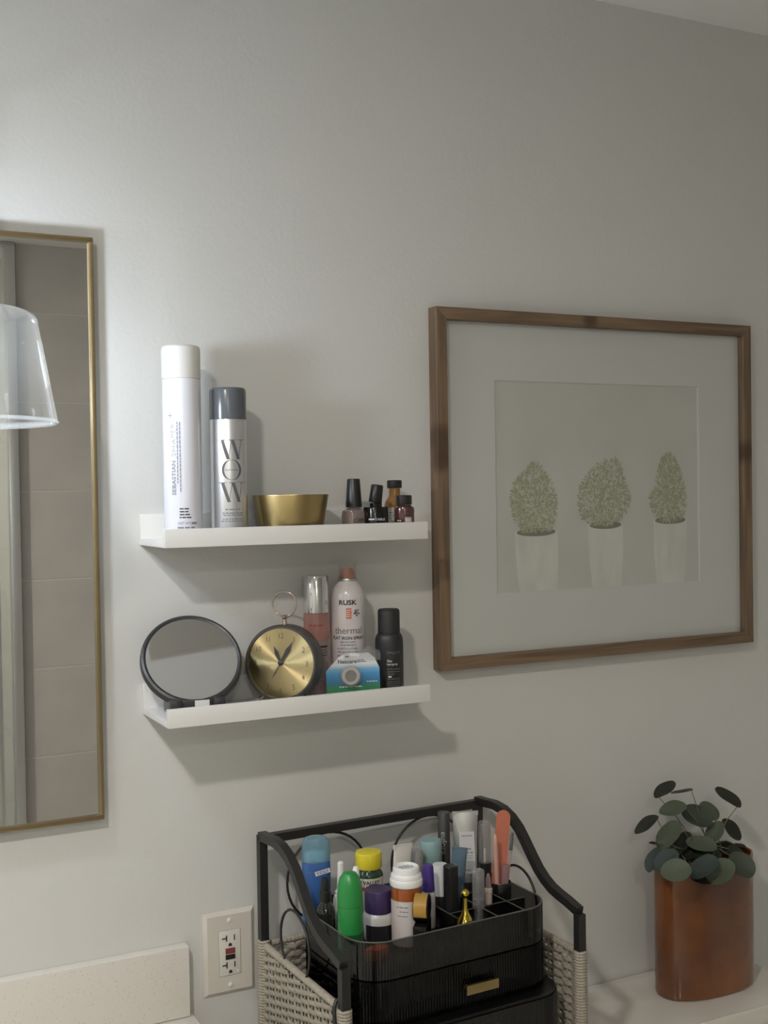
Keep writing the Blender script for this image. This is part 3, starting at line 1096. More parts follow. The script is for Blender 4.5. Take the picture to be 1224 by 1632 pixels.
pr = box('print', ax0 - .01, ax1 + .01, -.0096, -.0078, az0 - .01, az1 + .01, PAPER, t)
aw, ah = ax1 - ax0, az1 - az0


def art(u, v):
    """position on the print from fractions of its width and height (v down)"""
    return (ax0 + u * aw, az1 - v * ah)


def tone_mesh(name, quads, y):
    vs, fs, cols = [], [], []
    for pts, c in quads:
        b0 = len(vs)
        vs += [(x, y - 3e-7 * len(fs), z) for x, z in pts]
        fs.append(tuple(range(b0, b0 + len(pts))))
        cols += [c] * len(pts)
    me = bpy.data.meshes.new(name)
    me.from_pydata(vs, [], fs)
    me.update()
    ca = me.color_attributes.new('tone', 'FLOAT_COLOR', 'POINT')
    for k, c in enumerate(cols):
        ca.data[k].color = c
    return me


TONE = attr_mat('print_tones')
rnd = random.Random(11)
# three printed pots and shrubs: measured on the photograph as fractions of the print
pots = [(.087, .283, .108, .278, .715, 1.0), (.432, .603, .452, .592, .692, 1.0), (.762, .935, .775, .915, .678, 1.0)]
bushes = [[(.165, .38), (.205, .39), (.245, .45), (.275, .50), (.285, .58), (.275, .66), (.25, .715), (.12, .715), (.085, .66), (.065, .56), (.08, .48), (.12, .44)],
          [(.475, .40), (.505, .365), (.53, .38), (.565, .355), (.60, .40), (.615, .47), (.645, .55), (.64, .61), (.60, .66), (.565, .69), (.455, .695), (.395, .65), (.385, .58), (.39, .50), (.44, .43)],
          [(.84, .33), (.875, .35), (.905, .43), (.925, .50), (.935, .58), (.92, .66), (.88, .69), (.80, .69), (.75, .64), (.735, .56), (.77, .52), (.775, .44), (.80, .37)]]


def inside(p, pl):
    c = False
    n = len(pl)
    for k in range(n):
        (x1, y1), (x2, y2) = pl[k], pl[(k + 1) % n]
        if (y1 > p[1]) != (y2 > p[1]) and p[0] < (x2 - x1) * (p[1] - y1) / (y2 - y1) + x1:
            c = not c
    return c


POTM = mat('printed_pot', rgb(226, 224, 220), .85, var=.16, vscale=60, stretch=(1, 1, .3))
for k, (u0, u1, b0, b1, v0, v1) in enumerate(pots):
    pts = []
    n = 14
    for q in range(n + 1):          # rim curve, left to right
        f = q / n
        pts.append(art(u0 + (u1 - u0) * f, v0 + .018 * math.sin(PI * f)))
    side = [art(u1 + (b1 - u1) * (q / 6) + .006 * math.sin(PI * q / 6), v0 + (v1 - v0) * q / 6) for q in range(1, 7)]
    left = [art(u0 + (b0 - u0) * (q / 6) - .006 * math.sin(PI * q / 6), v0 + (v1 - v0) * q / 6) for q in range(6, 0, -1)]
    pts = pts + side + left
    me = bpy.data.meshes.new('printed_pot')
    me.from_pydata([(x, -.00970, z) for x, z in pts], [], [tuple(range(len(pts)))])
    link('printed_pot', me, POTM, pr)
    # rim and soil ellipse
    cxu, ru = (u0 + u1) / 2, (u1 - u0) / 2
    soil = [art(cxu + ru * .97 * math.cos(2 * PI * q / 28), v0 + .020 * math.sin(2 * PI * q / 28)) for q in range(28)]
    me = bpy.data.meshes.new('printed_soil')
    me.from_pydata([(x, -.00974, z) for x, z in soil], [], [tuple(range(28))])
    link('printed_soil', me, mat('printed_soil', rgb(134, 130, 122), .85, var=.1, vscale=50), pr)
    rim = []
    for q in range(28):
        a0, a1 = 2 * PI * q / 28, 2 * PI * (q + 1) / 28
        rim.append(([art(cxu + ru * m_ * math.cos(a_), v0 + .021 * m_ * math.sin(a_)) for m_, a_ in ((1, a0), (1, a1), (.93, a1), (.93, a0))], rgb(228, 226, 222)))
    link('printed_rim', tone_mesh('printed_rim', rim, -.00978), TONE, pr)
    quads = []
    pl = bushes[k]
    us, vs_ = [p[0] for p in pl], [p[1] for p in pl]
    cen = (sum(us) / len(us), sum(vs_) / len(vs_))
    tries = 0
    while len(quads) < 950 and tries < 9000:
        tries += 1
        p = (rnd.uniform(min(us), max(us)), rnd.uniform(min(vs_), max(vs_)))
        if not inside(p, pl):
            continue
        dx, dy = p[0] - cen[0], p[1] - cen[1] - .05
        ang = math.atan2(-dy, dx) + rnd.uniform(-.9, .9)
        l, wd = rnd.uniform(.006, .0115), rnd.uniform(.0016, .0032)
        x, z = art(*p)
        c, s = math.cos(ang), math.sin(ang)
        pts = [(x + c * a_ * l - s * b_ * wd, z + s * a_ * l + c * b_ * wd) for a_, b_ in ((-.5, 0), (0, -.5), (.5, 0), (0, .5))]
        g0 = rnd.random()
        fade = len(quads) / 950
        base = rgb(158 + 48 * g0 * fade + 10 * fade, 162 + 46 * g0 * fade + 10 * fade, 132 + 46 * g0 * fade + 10 * fade)
        quads.append((pts, base))
    o = link('printed_foliage', tone_mesh('printed_foliage', quads, -.00984), TONE, pr)
    o['kind'] = 'stuff'
box('glazing', fb - .003, FW - fb + .003, -.0150, -.0132, fb - .003, FH - fb + .003, clear('picture_glass', (.97, .98, .97), .02, .03, (.8, .8, .8)), t)

# ------------------------------------------------------------------ wall outlet
px_, pz_ = .1221, -.7213 + Z0
t = thing('wall_outlet', 'white wall outlet with red and black test buttons', 'outlet', (px_, 0, pz_))
PLATE = mat('outlet_plate', rgb(216, 210, 200), .35)
bm = bmesh.new()
pw, ph = .0397, .062
a = [bm.verts.new((x, -.0003, z)) for x, z in ((-pw, -ph), (pw, -ph), (pw, ph), (-pw, ph))]
b = [bm.verts.new((x, -.0018, z)) for x, z in ((-pw, -ph), (pw, -ph), (pw, ph), (-pw, ph))]
c = [bm.verts.new((x, -.0062, z)) for x, z in ((-pw + .0055, -ph + .0055), (pw - .0055, -ph + .0055), (pw - .0055, ph - .0055), (-pw + .0055, ph - .0055))]
d = [bm.verts.new((x, -.0062, z)) for x, z in ((-.0172, -.0339), (.0172, -.0339), (.0172, .0339), (-.0172, .0339))]
e = [bm.verts.new((x, -.0030, z)) for x, z in ((-.0172, -.0339), (.0172, -.0339), (.0172, .0339), (-.0172, .0339))]
for k in range(4):
    q = (k + 1) % 4
    for s0, s1 in ((a, b), (b, c), (c, d), (d, e)):
        bm.faces.new((s0[k], s0[q], s1[q], s1[k]))
link('cover_plate', from_bm('cover_plate', bm), PLATE, t)
fc = box('receptacle', -.01665, .01665, -.0072, -.001, -.0334, .0334, mat('receptacle_white', rgb(222, 220, 212), .3), t, .0012)
SLOT = mat('slot_dark', rgb(52, 50, 46), .7)
for zz in (.0, -.0400):
    for nm, x0, x1, z0, z1 in (('slot', -.0062, -.0042, .0175, .0265), ('slot', -.0122, -.0060, .0212, .0232), ('slot', .0062, .0080, .0180, .0262)):
        box(nm, x0, x1, -.0075, -.0071, z0 + zz, z1 + zz, SLOT, fc)
    pts = [(.0026 * math.cos(PI * q / 10), .0026 * math.sin(PI * q / 10)) for q in range(11)] + [(-.0026, -.0022), (.0026, -.0022)]
    prism('ground_hole', pts, 0, .0004, SLOT, fc, loc=(.0004, -.0071, .0120 + zz), rot=(PI / 2, 0, 0), smooth=None)
box('reset_button', -.0072, .0076, -.0086, -.0071, -.0008, .0072, mat('button_red', rgb(132, 62, 66), .4), fc, .0004)
box('test_button', -.0072, .0076, -.0086, -.0071, -.0093, -.0024, BLACKP, fc, .0004)
lathe('indicator', [(.0013, 0), (.0011, .0006), (0, .0008)], mat('led_lens', rgb(250, 250, 248), .3), fc, 12, (.0118, -.0071, -.0285), (PI / 2, 0, 0))
for zz in (.0480, -.0480):
    lathe('screw', [(.0034, 0), (.0030, .0012), (.0012, .0018), (0, .0018)], WPLAST, t, 16, (0, -.0062, zz), (PI / 2, 0, 0))

# ------------------------------------------------------------------ toilet (tank lid shows)
LZ = -.904 + Z0
t = thing('toilet', 'white toilet tank with flat lid under the vase', 'toilet', (.855, -.105, 0))
prism('tank_lid', rrect(.475, .200, .035), LZ - .032, LZ, CERAMIC, t, .006, seg=3)
prism('tank', rrect(.445, .172, .035), .40, LZ - .0325, CERAMIC, t, .004)
lathe('bowl', [(.10, 0), (.115, .01), (.105, .12), (.13, .24), (.18, .35), (.19, .395), (.185, .40), (.15, .40), (.14, .36), (0, .26)], CERAMIC, t, 40, (0, -.34, 0), sx=.95, sy=1.25)
prism('tank_mount', rrect(.25, .22, .05), .22, .3995, CERAMIC, t, .004, loc=(0, -.05, 0))
prism('seat_lid', [(.18 * math.cos(2 * PI * k / 40), .23 * math.sin(2 * PI * k / 40) - .34) for k in range(40)], .402, .425, CERAMIC, t, .006)
tube('flush_lever', [(-.15, -.086, LZ - .08), (-.15, -.098, LZ - .08), (-.10, -.100, LZ - .085)], .006, CHROME, t)

# ------------------------------------------------------------------ vase and leaves
VX, VY = .9480, -.098
t = thing('vase', 'tall oval glazed terracotta vase on the toilet tank', 'vase', (VX, VY, LZ + .0003), (0, 0, R(0)))
TERRA = bpy.data.materials.new('amber_glaze')
TERRA.use_nodes = True
nt = TERRA.node_tree
b = nt.nodes['Principled BSDF']
b.inputs['Roughness'].default_value = .16
b.inputs['Coat Weight'].default_value = .5
tc = nt.nodes.new('ShaderNodeTexCoord')
nz = nt.nodes.new('ShaderNodeTexNoise')
nz.inputs['Scale'].default_value = 7
nz.inputs['Detail'].default_value = 3
nt.links.new(tc.outputs['Object'], nz.inputs[0])
cr = nt.nodes.new('ShaderNodeValToRGB')
cr.color_ramp.elements[0].position = .35
cr.color_ramp.elements[0].color = rgb(98, 58, 36)
cr.color_ramp.elements[1].position = .68
cr.color_ramp.elements[1].color = rgb(136, 82, 40)
nt.links.new(nz.outputs[0], cr.inputs[0])
vo = nt.nodes.new('ShaderNodeTexVoronoi')
vo.inputs['Scale'].default_value = 85
nt.links.new(tc.outputs['Object'], vo.inputs[0])
lt = nt.nodes.new('ShaderNodeMath')
lt.operation = 'LESS_THAN'
lt.inputs[1].default_value = .07
nt.links.new(vo.outputs[0], lt.inputs[0])
mx = nt.nodes.new('ShaderNodeMix')
mx.data_type = 'RGBA'
mx.inputs[7].default_value = rgb(70, 38, 24)
nt.links.new(lt.outputs[0], mx.inputs[0])
nt.links.new(cr.outputs[0], mx.inputs[6])
nt.links.new(mx.outputs[2], b.inputs['Base Color'])
VH = .2270
va, vb = .0975, .0500
lathe('body', [(.94, 0), (.985, .0025), (1.0, .008), (1.0, VH - .003), (.985, VH), (.955, VH - .001), (.95, VH - .01), (.95, .012), (0, .010)], TERRA, t, 72, sx=va, sy=vb, power=2.35)

PL = thing('leafy_plant', 'eucalyptus sprigs with round grey-green leaves standing in the vase', 'plant', (VX, VY, LZ + VH * .5))
LEAFS = [mat('leaf_dark', rgb(70, 74, 62), .55, var=.1, vscale=60), mat('leaf_mid', rgb(96, 106, 92), .55, var=.1, vscale=60),
         mat('leaf_pale', rgb(122, 132, 112), .55, var=.1, vscale=60), mat('leaf_blue', rgb(92, 104, 100), .55, var=.1, vscale=60)]
STEMM = mat('stem_green', rgb(120, 122, 100), .6)
LP = [  # zoomed px: centre x, y, half length, half width, angle (deg, up positive), material, depth y
    (330, 155, 108, 60, 35, 0, -.085), (480, 172, 95, 12, 10, 2, -.080), (880, 228, 125, 56, -35, 0, -.105),
    (172, 460, 122, 56, 38, 0, -.095), (402, 325, 118, 72, 15, 2, -.100), (612, 390, 132, 105, -20, 1, -.095),
    (715, 345, 95, 70, -40, 2, -.075), (368, 550, 142, 96, 55, 2, -.118), (908, 508, 108, 62, -50, 0, -.085),
    (765, 530, 112, 80, 60, 2, -.120), (650, 635, 128, 76, -10, 2, -.135), (460, 640, 140, 82, 50, 0, -.098),
    (235, 765, 112, 70, 62, 3, -.118), (345, 770, 120, 90, 40, 3, -.150), (428, 862, 128, 112, 10, 2, -.178), (670, 830, 138, 98, 35, 3, -.172),
    (818, 868, 130, 116, 40, 2, -.180), (1000, 815, 122, 112, -40, 1, -.172), (865, 672, 112, 62, -8, 0, -.105),
    (985, 645, 52, 15, -15, 0, -.110), (640, 735, 140, 22, 12, 0, -.140), (228, 625, 40, 14, -5, 0, -.110), (650, 955, 85, 34, -12, 0, -.166), (940, 690, 70, 40, -20, 0, -.150), (560, 700, 110, 80, 20, 0, -.120), (720, 720, 90, 70, 0, 1, -.130)]


def leaf_mesh(half, cup):
    bm = bmesh.new()
    rings = [[bm.verts.new((0, 0, -cup))]]
    n = 20
    for j in range(1, 5):
        f = j / 4
        ring = []
        for k in range(n):
            b_ = 2 * PI * k / n
            r_ = half * f * (.93 + .07 * math.cos(2 * b_) - .05 * math.sin(b_) * math.cos(b_) + .10 * max(0, -math.cos(b_)) ** 6)
            x, y = r_ * math.cos(b_), r_ * math.sin(b_)
            ring.append(bm.verts.new((x, y, -cup * (1 - f * f) + .14 * abs(y) + .035 * half * math.cos(3 * b_ + half * 900) * f * f)))
        rings.append(ring)
    for k in range(n):
        bm.faces.new((rings[0][0], rings[1][k], rings[1][(k + 1) % n]))
        for j in range(1, 4):
            bm.faces.new((rings[j][k], rings[j + 1][k], rings[j + 1][(k + 1) % n], rings[j][(k + 1) % n]))
    bmesh.ops.solidify(bm, geom=bm.faces[:], thickness=.0006)
    return from_bm('leaf', bm)


rnd = random.Random(5)
stems = bmesh.new()
for i, (zx, zy, hl, hwid, ang, mi, yd) in enumerate(LP):
    px, py = 1000 + zx / 5.464, 1230 + zy / 5.464
    P = at(px, py, y=yd)
    dist = (P - CAM).dot(CF)
    k = dist / FPX / 5.464
    L = hl * k
    Wd = min(hwid * k, L * .98)
    view = (P - CAM).normalized()
    ca, sa = math.cos(R(ang)), math.sin(R(ang))
    major = (CR * ca + CU * sa)
    major = (major - view * major.dot(view)).normalized()
    minor = view.cross(major).normalized()
    ct_ = Wd / L
    st_ = math.sqrt(max(0, 1 - ct_ * ct_))
    minor3 = (minor * ct_ + view * st_ * (1 if minor.z > 0 else -1)).normalized()
    nrm = major.cross(minor3).normalized()
    if nrm.dot(view) > 0:
        minor3, nrm = -minor3, -nrm
    me = leaf_mesh(L, L * .10)
    o = link('leaf', me, LEAFS[mi], PL, smooth=60)
    Mx = Matrix.Identity(4)
    for q in range(3):
        Mx[q][0], Mx[q][1], Mx[q][2] = major[q], minor3[q], nrm[q]
    base = Vector((VX, VY, LZ + VH * .5))
    Pw = Vector((P.x, P.y, P.z + Z0))
    o.matrix_local = Matrix.Translation(Pw - base) @ Mx
    # stem from the vase mouth to the nearer end of the leaf
    root = Vector((rnd.uniform(-.035, .035), rnd.uniform(-.012, .012), .03))
    mouth = Vector((root.x * 1.2 + (Pw.x - VX) * .25, root.y, VH * .5 + .012))
    inner = Pw - base - nrm * (L * .04)
    e_ = min((inner + major * (L * .8), inner - major * (L * .8)), key=lambda v: (v - mouth).length)
    mid = mouth.lerp(e_, .55) + Vector((0, 0, .006))
    tube_bm(stems, [root, root.lerp(mouth, .6), mouth, mid, e_], [.0013, .0012, .0010, .0009, .0007], 6)
link('stems', from_bm('stems', stems), STEMM, PL, smooth=60)

# ------------------------------------------------------------------ wicker stand
SRZ = R(2.2)
SX, SY = .3535, -.1700          # middle of the stand
SW, SD = .376, .262
FLOORB = -.842 + Z0
RIM = -.700 + Z0
st = thing('wicker_stand', 'wicker basket stand with black metal rails beside the outlet', 'basket stand', (SX, SY, 0), (0, 0, SRZ))
hx, hy = SW / 2, SD / 2
zt_back, zt_front = -.5415 + Z0, -.6430 + Z0
PB = .0062
for sx_ in (-1, 1):
    box('post', sx_ * hx - PB, sx_ * hx + PB, hy - PB, hy + PB, 0, zt_back, BLACKM, st)
    box('post', sx_ * hx - PB, sx_ * hx + PB, -hy - PB, -hy + PB, 0, zt_front - .004, BLACKM, st)
    side = [(0, -.5425), (.025, -.541), (.050, -.5390), (.075, -.5415), (.097, -.5490), (.116, -.5610), (.132, -.5765), (.149, -.5940), (.165, -.6095), (.181, -.6205),
            (.198, -.6285), (.215, -.6330), (.235, -.6370), (SD, -.6440)]
    sqtube('side_rail', [(sx_ * hx, hy - d_, z_ + Z0) for d_, z_ in side], PB, BLACKM, st)
box('back_rail', -hx + PB, hx - PB, hy - PB, hy + PB, zt_back - .0124, zt_back, BLACKM, st)
for zz in (.12, .45):
    box('cross_bar', -hx + PB, hx - PB, -hy - PB * .8, -hy + PB * .8, zz, zz + .012, BLACKM, st)
    box('cross_bar', -hx + PB, hx - PB, hy - PB * .8, hy + PB * .8, zz, zz + .012, BLACKM, st)
    for sx_ in (-1, 1):
        box('cross_bar', sx_ * hx - PB * .8, sx_ * hx + PB * .8, -hy + PB, hy - PB, zz, zz + .012, BLACKM, st)
RG = .0670


def ring(cx_, cz_, rad, y=None, x=None):
    pts = []
    for k in range(40):
        a_ = 2 * PI * k / 40
        if y is not None:
            pts.append((cx_ + rad * math.cos(a_), y, cz_ + rad * math.sin(a_)))
        else:
            pts.append((x, cx_ + rad * math.cos(a_), cz_ + rad * math.sin(a_)))
    tube('scroll_ring', pts, .0020, BLACKM, st, 8, True)


zr = zt_back - .0124 - RG
ring(-.0820, zr, RG, y=hy)
ring(.0950, zr, RG, y=hy)
ring(.02, -.668 + Z0, .048, x=-hx)
ring(.02, -.668 + Z0, .048, x=hx)
tube('scroll_wire', [(-hx, -hy + .012, -.690 + Z0), (-hx - .006, -hy + .012, -.6925 + Z0), (-hx - .010, -hy + .010, -.700 + Z0), (-hx - .0115, -hy + .006, -.712 + Z0), (-hx - .0115, -hy + .003, -.730 + Z0)], .0026, BLACKM, st, 8)

WICK = mat('grey_wicker', rgb(168, 160, 146), .75, var=.22, vscale=70, bump=.3, bscale=300)


def weave(length, z0, z1, bm, fn):
    """woven panel: fn(u, off, z) places a point u along the panel, off out of its plane"""
    ns = max(3, int(round(length / .0215)))
    sp_ = length / ns
    for k in range(ns + 1):
        tube_bm(bm, [fn(k * sp_, 0, z0), fn(k * sp_, 0, (z0 + z1) / 2), fn(k * sp_, 0, z1)], .0019, 6)
    z = z0 + .002
    row = 0
    while z < z1 - .003:
        pts = []
        m = ns * 4
        for q in range(m + 1):
            u = length * q / m
            ph = PI * u / sp_ + PI / 2 + (PI if row % 2 else 0)
            jz = .0008 * math.sin(ph * 2 + row) + .0004 * math.sin(q * 12.9898 + row * 7.1)
            pts.append(fn(u, .0036 * math.sin(ph), z + jz))
        tube_bm(bm, pts, .0034, 6, squash=(.62, 1.0))
        z += .0060
        row += 1


for nm, ln, fn in (('woven_side', SD - .016, lambda u, o, z: (-hx + o, -hy + .008 + u, z)), ('woven_side', SD - .016, lambda u, o, z: (hx + o, -hy + .008 + u, z)),
                   ('woven_back', SW - .016, lambda u, o, z: (-hx + .008 + u, hy + o, z)), ('woven_front', SW - .016, lambda u, o, z: (-hx + .008 + u, -hy + o, z))):
    bm = bmesh.new()
    top = RIM - .006 if nm != 'woven_front' else FLOORB + .028
    weave(ln, FLOORB, top, bm, fn)
    o = link(nm, from_bm(nm, bm), WICK, st, smooth=60)
    o['kind'] = 'stuff'
for sx_ in (-1, 1):                                # wrapped rims and corner posts
    n = 120
    pts = [(sx_ * hx, hy - .004 - (SD - .014) * k / n, RIM - .003) for k in range(n + 1)]
    tube('wrapped_rim', pts, [.0052 + .0009 * math.sin(k * 2.1) for k in range(n + 1)], WICK, st, 8)
    for sy_ in (-1, 1):
        prof = []
        z = FLOORB
        ztp = RIM + (.002 if sy_ > 0 else -.0005)
        while z < ztp:
            prof += [(.0082, z), (.0100, z + .0012), (.0100, z + .0026), (.0082, z + .0038)]
            z += .0042
        lathe('wrapped_corner', prof, WICK, st, 16, (sx_ * hx, sy_ * hy, 0), smooth=60)
bm = bmesh.new()
pts = [(-hx + .012 + (SW - .024) * k / 160, hy, RIM - .003) for k in range(161)]
tube_bm(bm, pts, [.0050 + .0009 * math.sin(k * 2.1) for k in range(161)], 8)
link('wrapped_rim', from_bm('wrapped_rim', bm), WICK, st, smooth=60)
box('basket_floor', -hx + .010, hx - .010, -hy + .010, hy - .010, FLOORB, FLOORB + .010, WICK, st)

# ------------------------------------------------------------------ black drawer organizer in the basket
OX, OY = .3490, -.1945
ORZ = R(3)
RIMZ = -.6285 + Z0
TRAYF = -.662 + Z0
OB = FLOORB + .0103
og = thing('makeup_organizer', 'smoky black ribbed drawer organizer standing in the wicker basket', 'organizer', (OX, OY, 0), (0, 0, ORZ))
SMOKE = clear('smoked_acrylic', (.42, .42, .41), .06, .06, (.06, .06, .06), 1.5)
SMOKED = mat('smoked_dark', rgb(20, 20, 20), .22)
OW, OD = .312, .200


def ribbed(wd, dp, r, thick, amp=.0009):
    base = resample(rrect(wd, dp, r, 10), .0011)
    n = len(base)
    out, inn = [], []
    for k in range(n):
        p, q = base[k - 1], base[(k + 1) % n]
        tn = (q - p).normalized()
        nv = Vector((tn.y, -tn.x))
        a_ = amp * (0.5 + .5 * math.cos(2 * PI * k / 4))
        out.append(base[k] + nv * a_)
        inn.append(base[k] - nv * thick)
    return out, inn


o_, i_ = ribbed(OW, OD, .046, .0022)
hollow('tray', o_, i_, RIMZ - .050, RIMZ, SMOKE, og, RIMZ - (RIMZ - .050) - (RIMZ - TRAYF))
base = rrect(OW, OD, .046, 10)
bm = bmesh.new()
tube_bm(bm, [(p[0] * .997, p[1] * .996, RIMZ) for p in resample(base, .006)], .0011, 6, True)
link('tray_rim', from_bm('tray_rim', bm), mat('acrylic_edge', rgb(96, 94, 88), .2), og, smooth=60)
# dividers on the right half
DV = clear('divider_acrylic', (.32, .32, .31), .06, .08, (.1, .1, .1), 1.5)
for x0, y0, x1, y1 in ((.020, -.094, .020, .094), (.072, -.094, .072, .094), (.118, -.086, .118, .086), (.021, -.035, .150, -.035), (.021, .022, .150, .022)):
    lift = .0245
    ddx, ddy = (.0008, 0) if x0 == x1 else (0, .0008)
    dv = box('divider', min(x0, x1) - ddx, max(x0, x1) + ddx, min(y0, y1) - ddy, max(y0, y1) + ddy, TRAYF + .0003, TRAYF + lift, DV, og)
    box('divider_edge', min(x0, x1) - ddx, max(x0, x1) + ddx, min(y0, y1) - ddy, max(y0, y1) + ddy, TRAYF + lift, TRAYF + lift + .0007, MATS['acrylic_edge'], dv)
# drawers
o_, i_ = ribbed(OW, OD, .046, .0022)
d1 = hollow('drawer', o_, i_, RIMZ - .112, RIMZ - .0525, clear('smoked_drawer', (.12, .12, .118), .10, .05, (.03, .03, .03), 1.42, .8), og, .003)
hb_ = box('handle', -.026 + .022, .026 + .022, -OD / 2 - .0145, -OD / 2 - .0095, RIMZ - .091, RIMZ - .078, BRASS, d1, .001)
for sx_ in (-.02, .02):
    box('handle_post', sx_ + .022 - .003, sx_ + .022 + .003, -OD / 2 - .0095, -OD / 2 + .0005, RIMZ - .087, RIMZ - .082, BRASS, hb_)
pd = [(p[0], p[1]) for p in rrect(OW - .006, OD - .006, .043, 10)]
prism('shelf_plate', pd, RIMZ - .1145, RIMZ - .1122, SMOKED, og)
o2, i2 = ribbed(OW + .016, OD + .016, .046, .0025)
d2 = hollow('drawer', [(p[0], p[1] - .012) for p in o2], [(p[0], p[1] - .012) for p in i2], OB, RIMZ - .120, SMOKED, og, .003)
prism('drawer_top', [(p[0], p[1] - .012) for p in rrect(OW + .012, OD + .012, .044, 10)], RIMZ - .1195, RIMZ - .1150, mat('smoked_lid', rgb(16, 16, 16), .3), og)
hb_ = box('handle', -.026 + .022, .026 + .022, -OD / 2 - .034, -OD / 2 - .029, RIMZ - .160, RIMZ - .147, BRASS, d2, .001)
for sx_ in (-.02, .02):
    box('handle_post', sx_ + .022 - .003, sx_ + .022 + .003, -OD / 2 - .029, -OD / 2 - .0185, RIMZ - .156, RIMZ - .151, BRASS, hb_)

# ------------------------------------------------------------------ things in the organizer tray
F = TRAYF + .0004
GRP = 'toiletries in the organizer tray'


def item(name, label, cat, pxc, pyt, y, rot=(0, 0, 0)):
    """a thing standing on the tray floor, its top seen at (pxc, pyt); returns thing and height"""
    P = at(pxc, pyt, y=y)
    th = thing(name, label, cat, (P.x, y, F), rot, GRP)
    return th, P.z + Z0 - F, face_cam(P.x, y)


def wpx(px, y):
    """size in metres of a length of px pixels at depth y"""
    return px * ((y - CAM.y) / CF.y * 1.02) / FPX * .93


# blue deodorant stick
t, h, a = item('deodorant', 'blue deodorant stick with translucent pale blue cap, leftmost in the tray', 'deodorant', 503, 1332, -.110, (0, 0, R(-18)))
hb = h * .715
BLUE = mat('deodorant_blue', rgb(56, 98, 162), .35)
lathe('body', [(.0190, 0), (.0205, .002), (.0207, hb * .82), (.0204, hb - .001), (.0197, hb)], BLUE, t, 40, sy=.62, power=2.5)
lathe('seam', [(.0208, hb * .84), (.0211, hb * .846), (.0208, hb * .852)], BLUE, t, 40, sy=.62, power=2.5)
lathe('cap', [(.0202, hb + .0003), (.0205, hb + .003), (.0202, h * .88), (.0190, h * .94), (.0160, h * .98), (.0100, h * .998), (0, h)],
      clear('pale_blue_cap', (.62, .80, .88), .08, .55, (.38, .60, .72)), t, 40, sy=.62, power=2.4)
lathe('stick', [(.0165, hb + .0005), (.0165, hb + .010), (.013, hb + .014), (0, hb + .016)], mat('stick_white', rgb(206, 228, 232), .5), t, 32, sy=.6, power=2.4)
flat_print('badge', merge([(rect(-.011, .011, -.0032, .0032), 0, 0, 1, R(14))]), INKW, t, (.008, -.0137, hb * .86))
flat_print('small_print', merge([(small_print([(0, .0012, .018, .0014), (0, -.0012, .016, .0012)], 51), 0, 0, 1, R(14))]), mat('badge_blue', rgb(90, 120, 170), .5), t, (.008, -.0140, hb * .86))
flat_print('emblem', merge([(rect(-.007, .007, .0005, .006), 0, 0, 1, R(14)), (rect(-.006, .006, -.004, -.0028), 0, 0, 1, R(14))]), mat('emblem_red', rgb(150, 80, 96), .5), t, (.010, -.0137, hb * .52))

# dark dropper bottle
t, h, a = item('dropper_bottle', 'small dark glass dropper bottle in front of the blue deodorant', 'bottle', 518, 1398, -.160)
lathe('bottle', [(.0125, 0), (.0138, .0015), (.0138, h * .40), (.0120, h * .50), (.0075, h * .56), (.0070, h * .60)], mat('dark_glass', rgb(36, 40, 38), .1, coat=.5), t, 32)
lathe('pipette_cap', [(.0085, h * .605), (.0085, h * .76), (.0066, h * .78), (.0058, h * .94), (.0045, h * .99), (0, h)], BLACKP, t, 24)

# white cone-tipped bottle
t, h, a = item('nasal_spray', 'white squeeze bottle with a tall tapered nozzle behind the green bottle', 'bottle', 543, 1373, -.140)
lathe('bottle', [(.011, 0), (.0122, .0015), (.0122, h * .42), (.0105, h * .50), (.0060, h * .54)], mat('ivory_plastic', rgb(206, 204, 198), .45), t, 32, sy=.8)
lathe('nozzle', [(.0090, h * .545), (.0062, h * .58), (.0052, h * .80), (.0046, h * .98), (.003, h), (0, h)], WPLAST, t, 24)

# white narrow cap
t, h, a = item('eye_drops', 'tiny white-capped dropper bottle peeping out behind the green bottle', 'bottle', 567, 1381, -.185)
lathe('bottle', [(.0065, 0), (.0072, .001), (.0072, h * .6), (.0045, h * .68)], WPLAST, t, 24)
lathe('cap', [(.0056, h * .685), (.0056, h * .85), (.0046, h * .96), (.003, h), (0, h)], mat('bright_white', rgb(245, 245, 243), .3), t, 24)

# green bottle
t, h, a = item('green_bottle', 'bright green rounded bottle at the front left of the tray', 'bottle', 557, 1388, -.240)
GRN = mat('green_plastic', rgb(42, 140, 68), .32)
rg = .0172
lathe('body', [(.0140, .001), (.0160, .003), (rg, .010), (rg, h * .60)], GRN, t, 40)
lathe('cap', [(rg, h * .603), (rg * .995, h * .72), (rg * .94, h * .83), (rg * .80, h * .92), (rg * .50, h * .98), (0, h)], GRN, t, 40)
lathe('base_cup', [(.0150, -.0), (.0168, .0016), (.0175, .010), (.0175, .032), (.0174, .0325)], mat('dark_green', rgb(24, 84, 48), .35), t, 40)

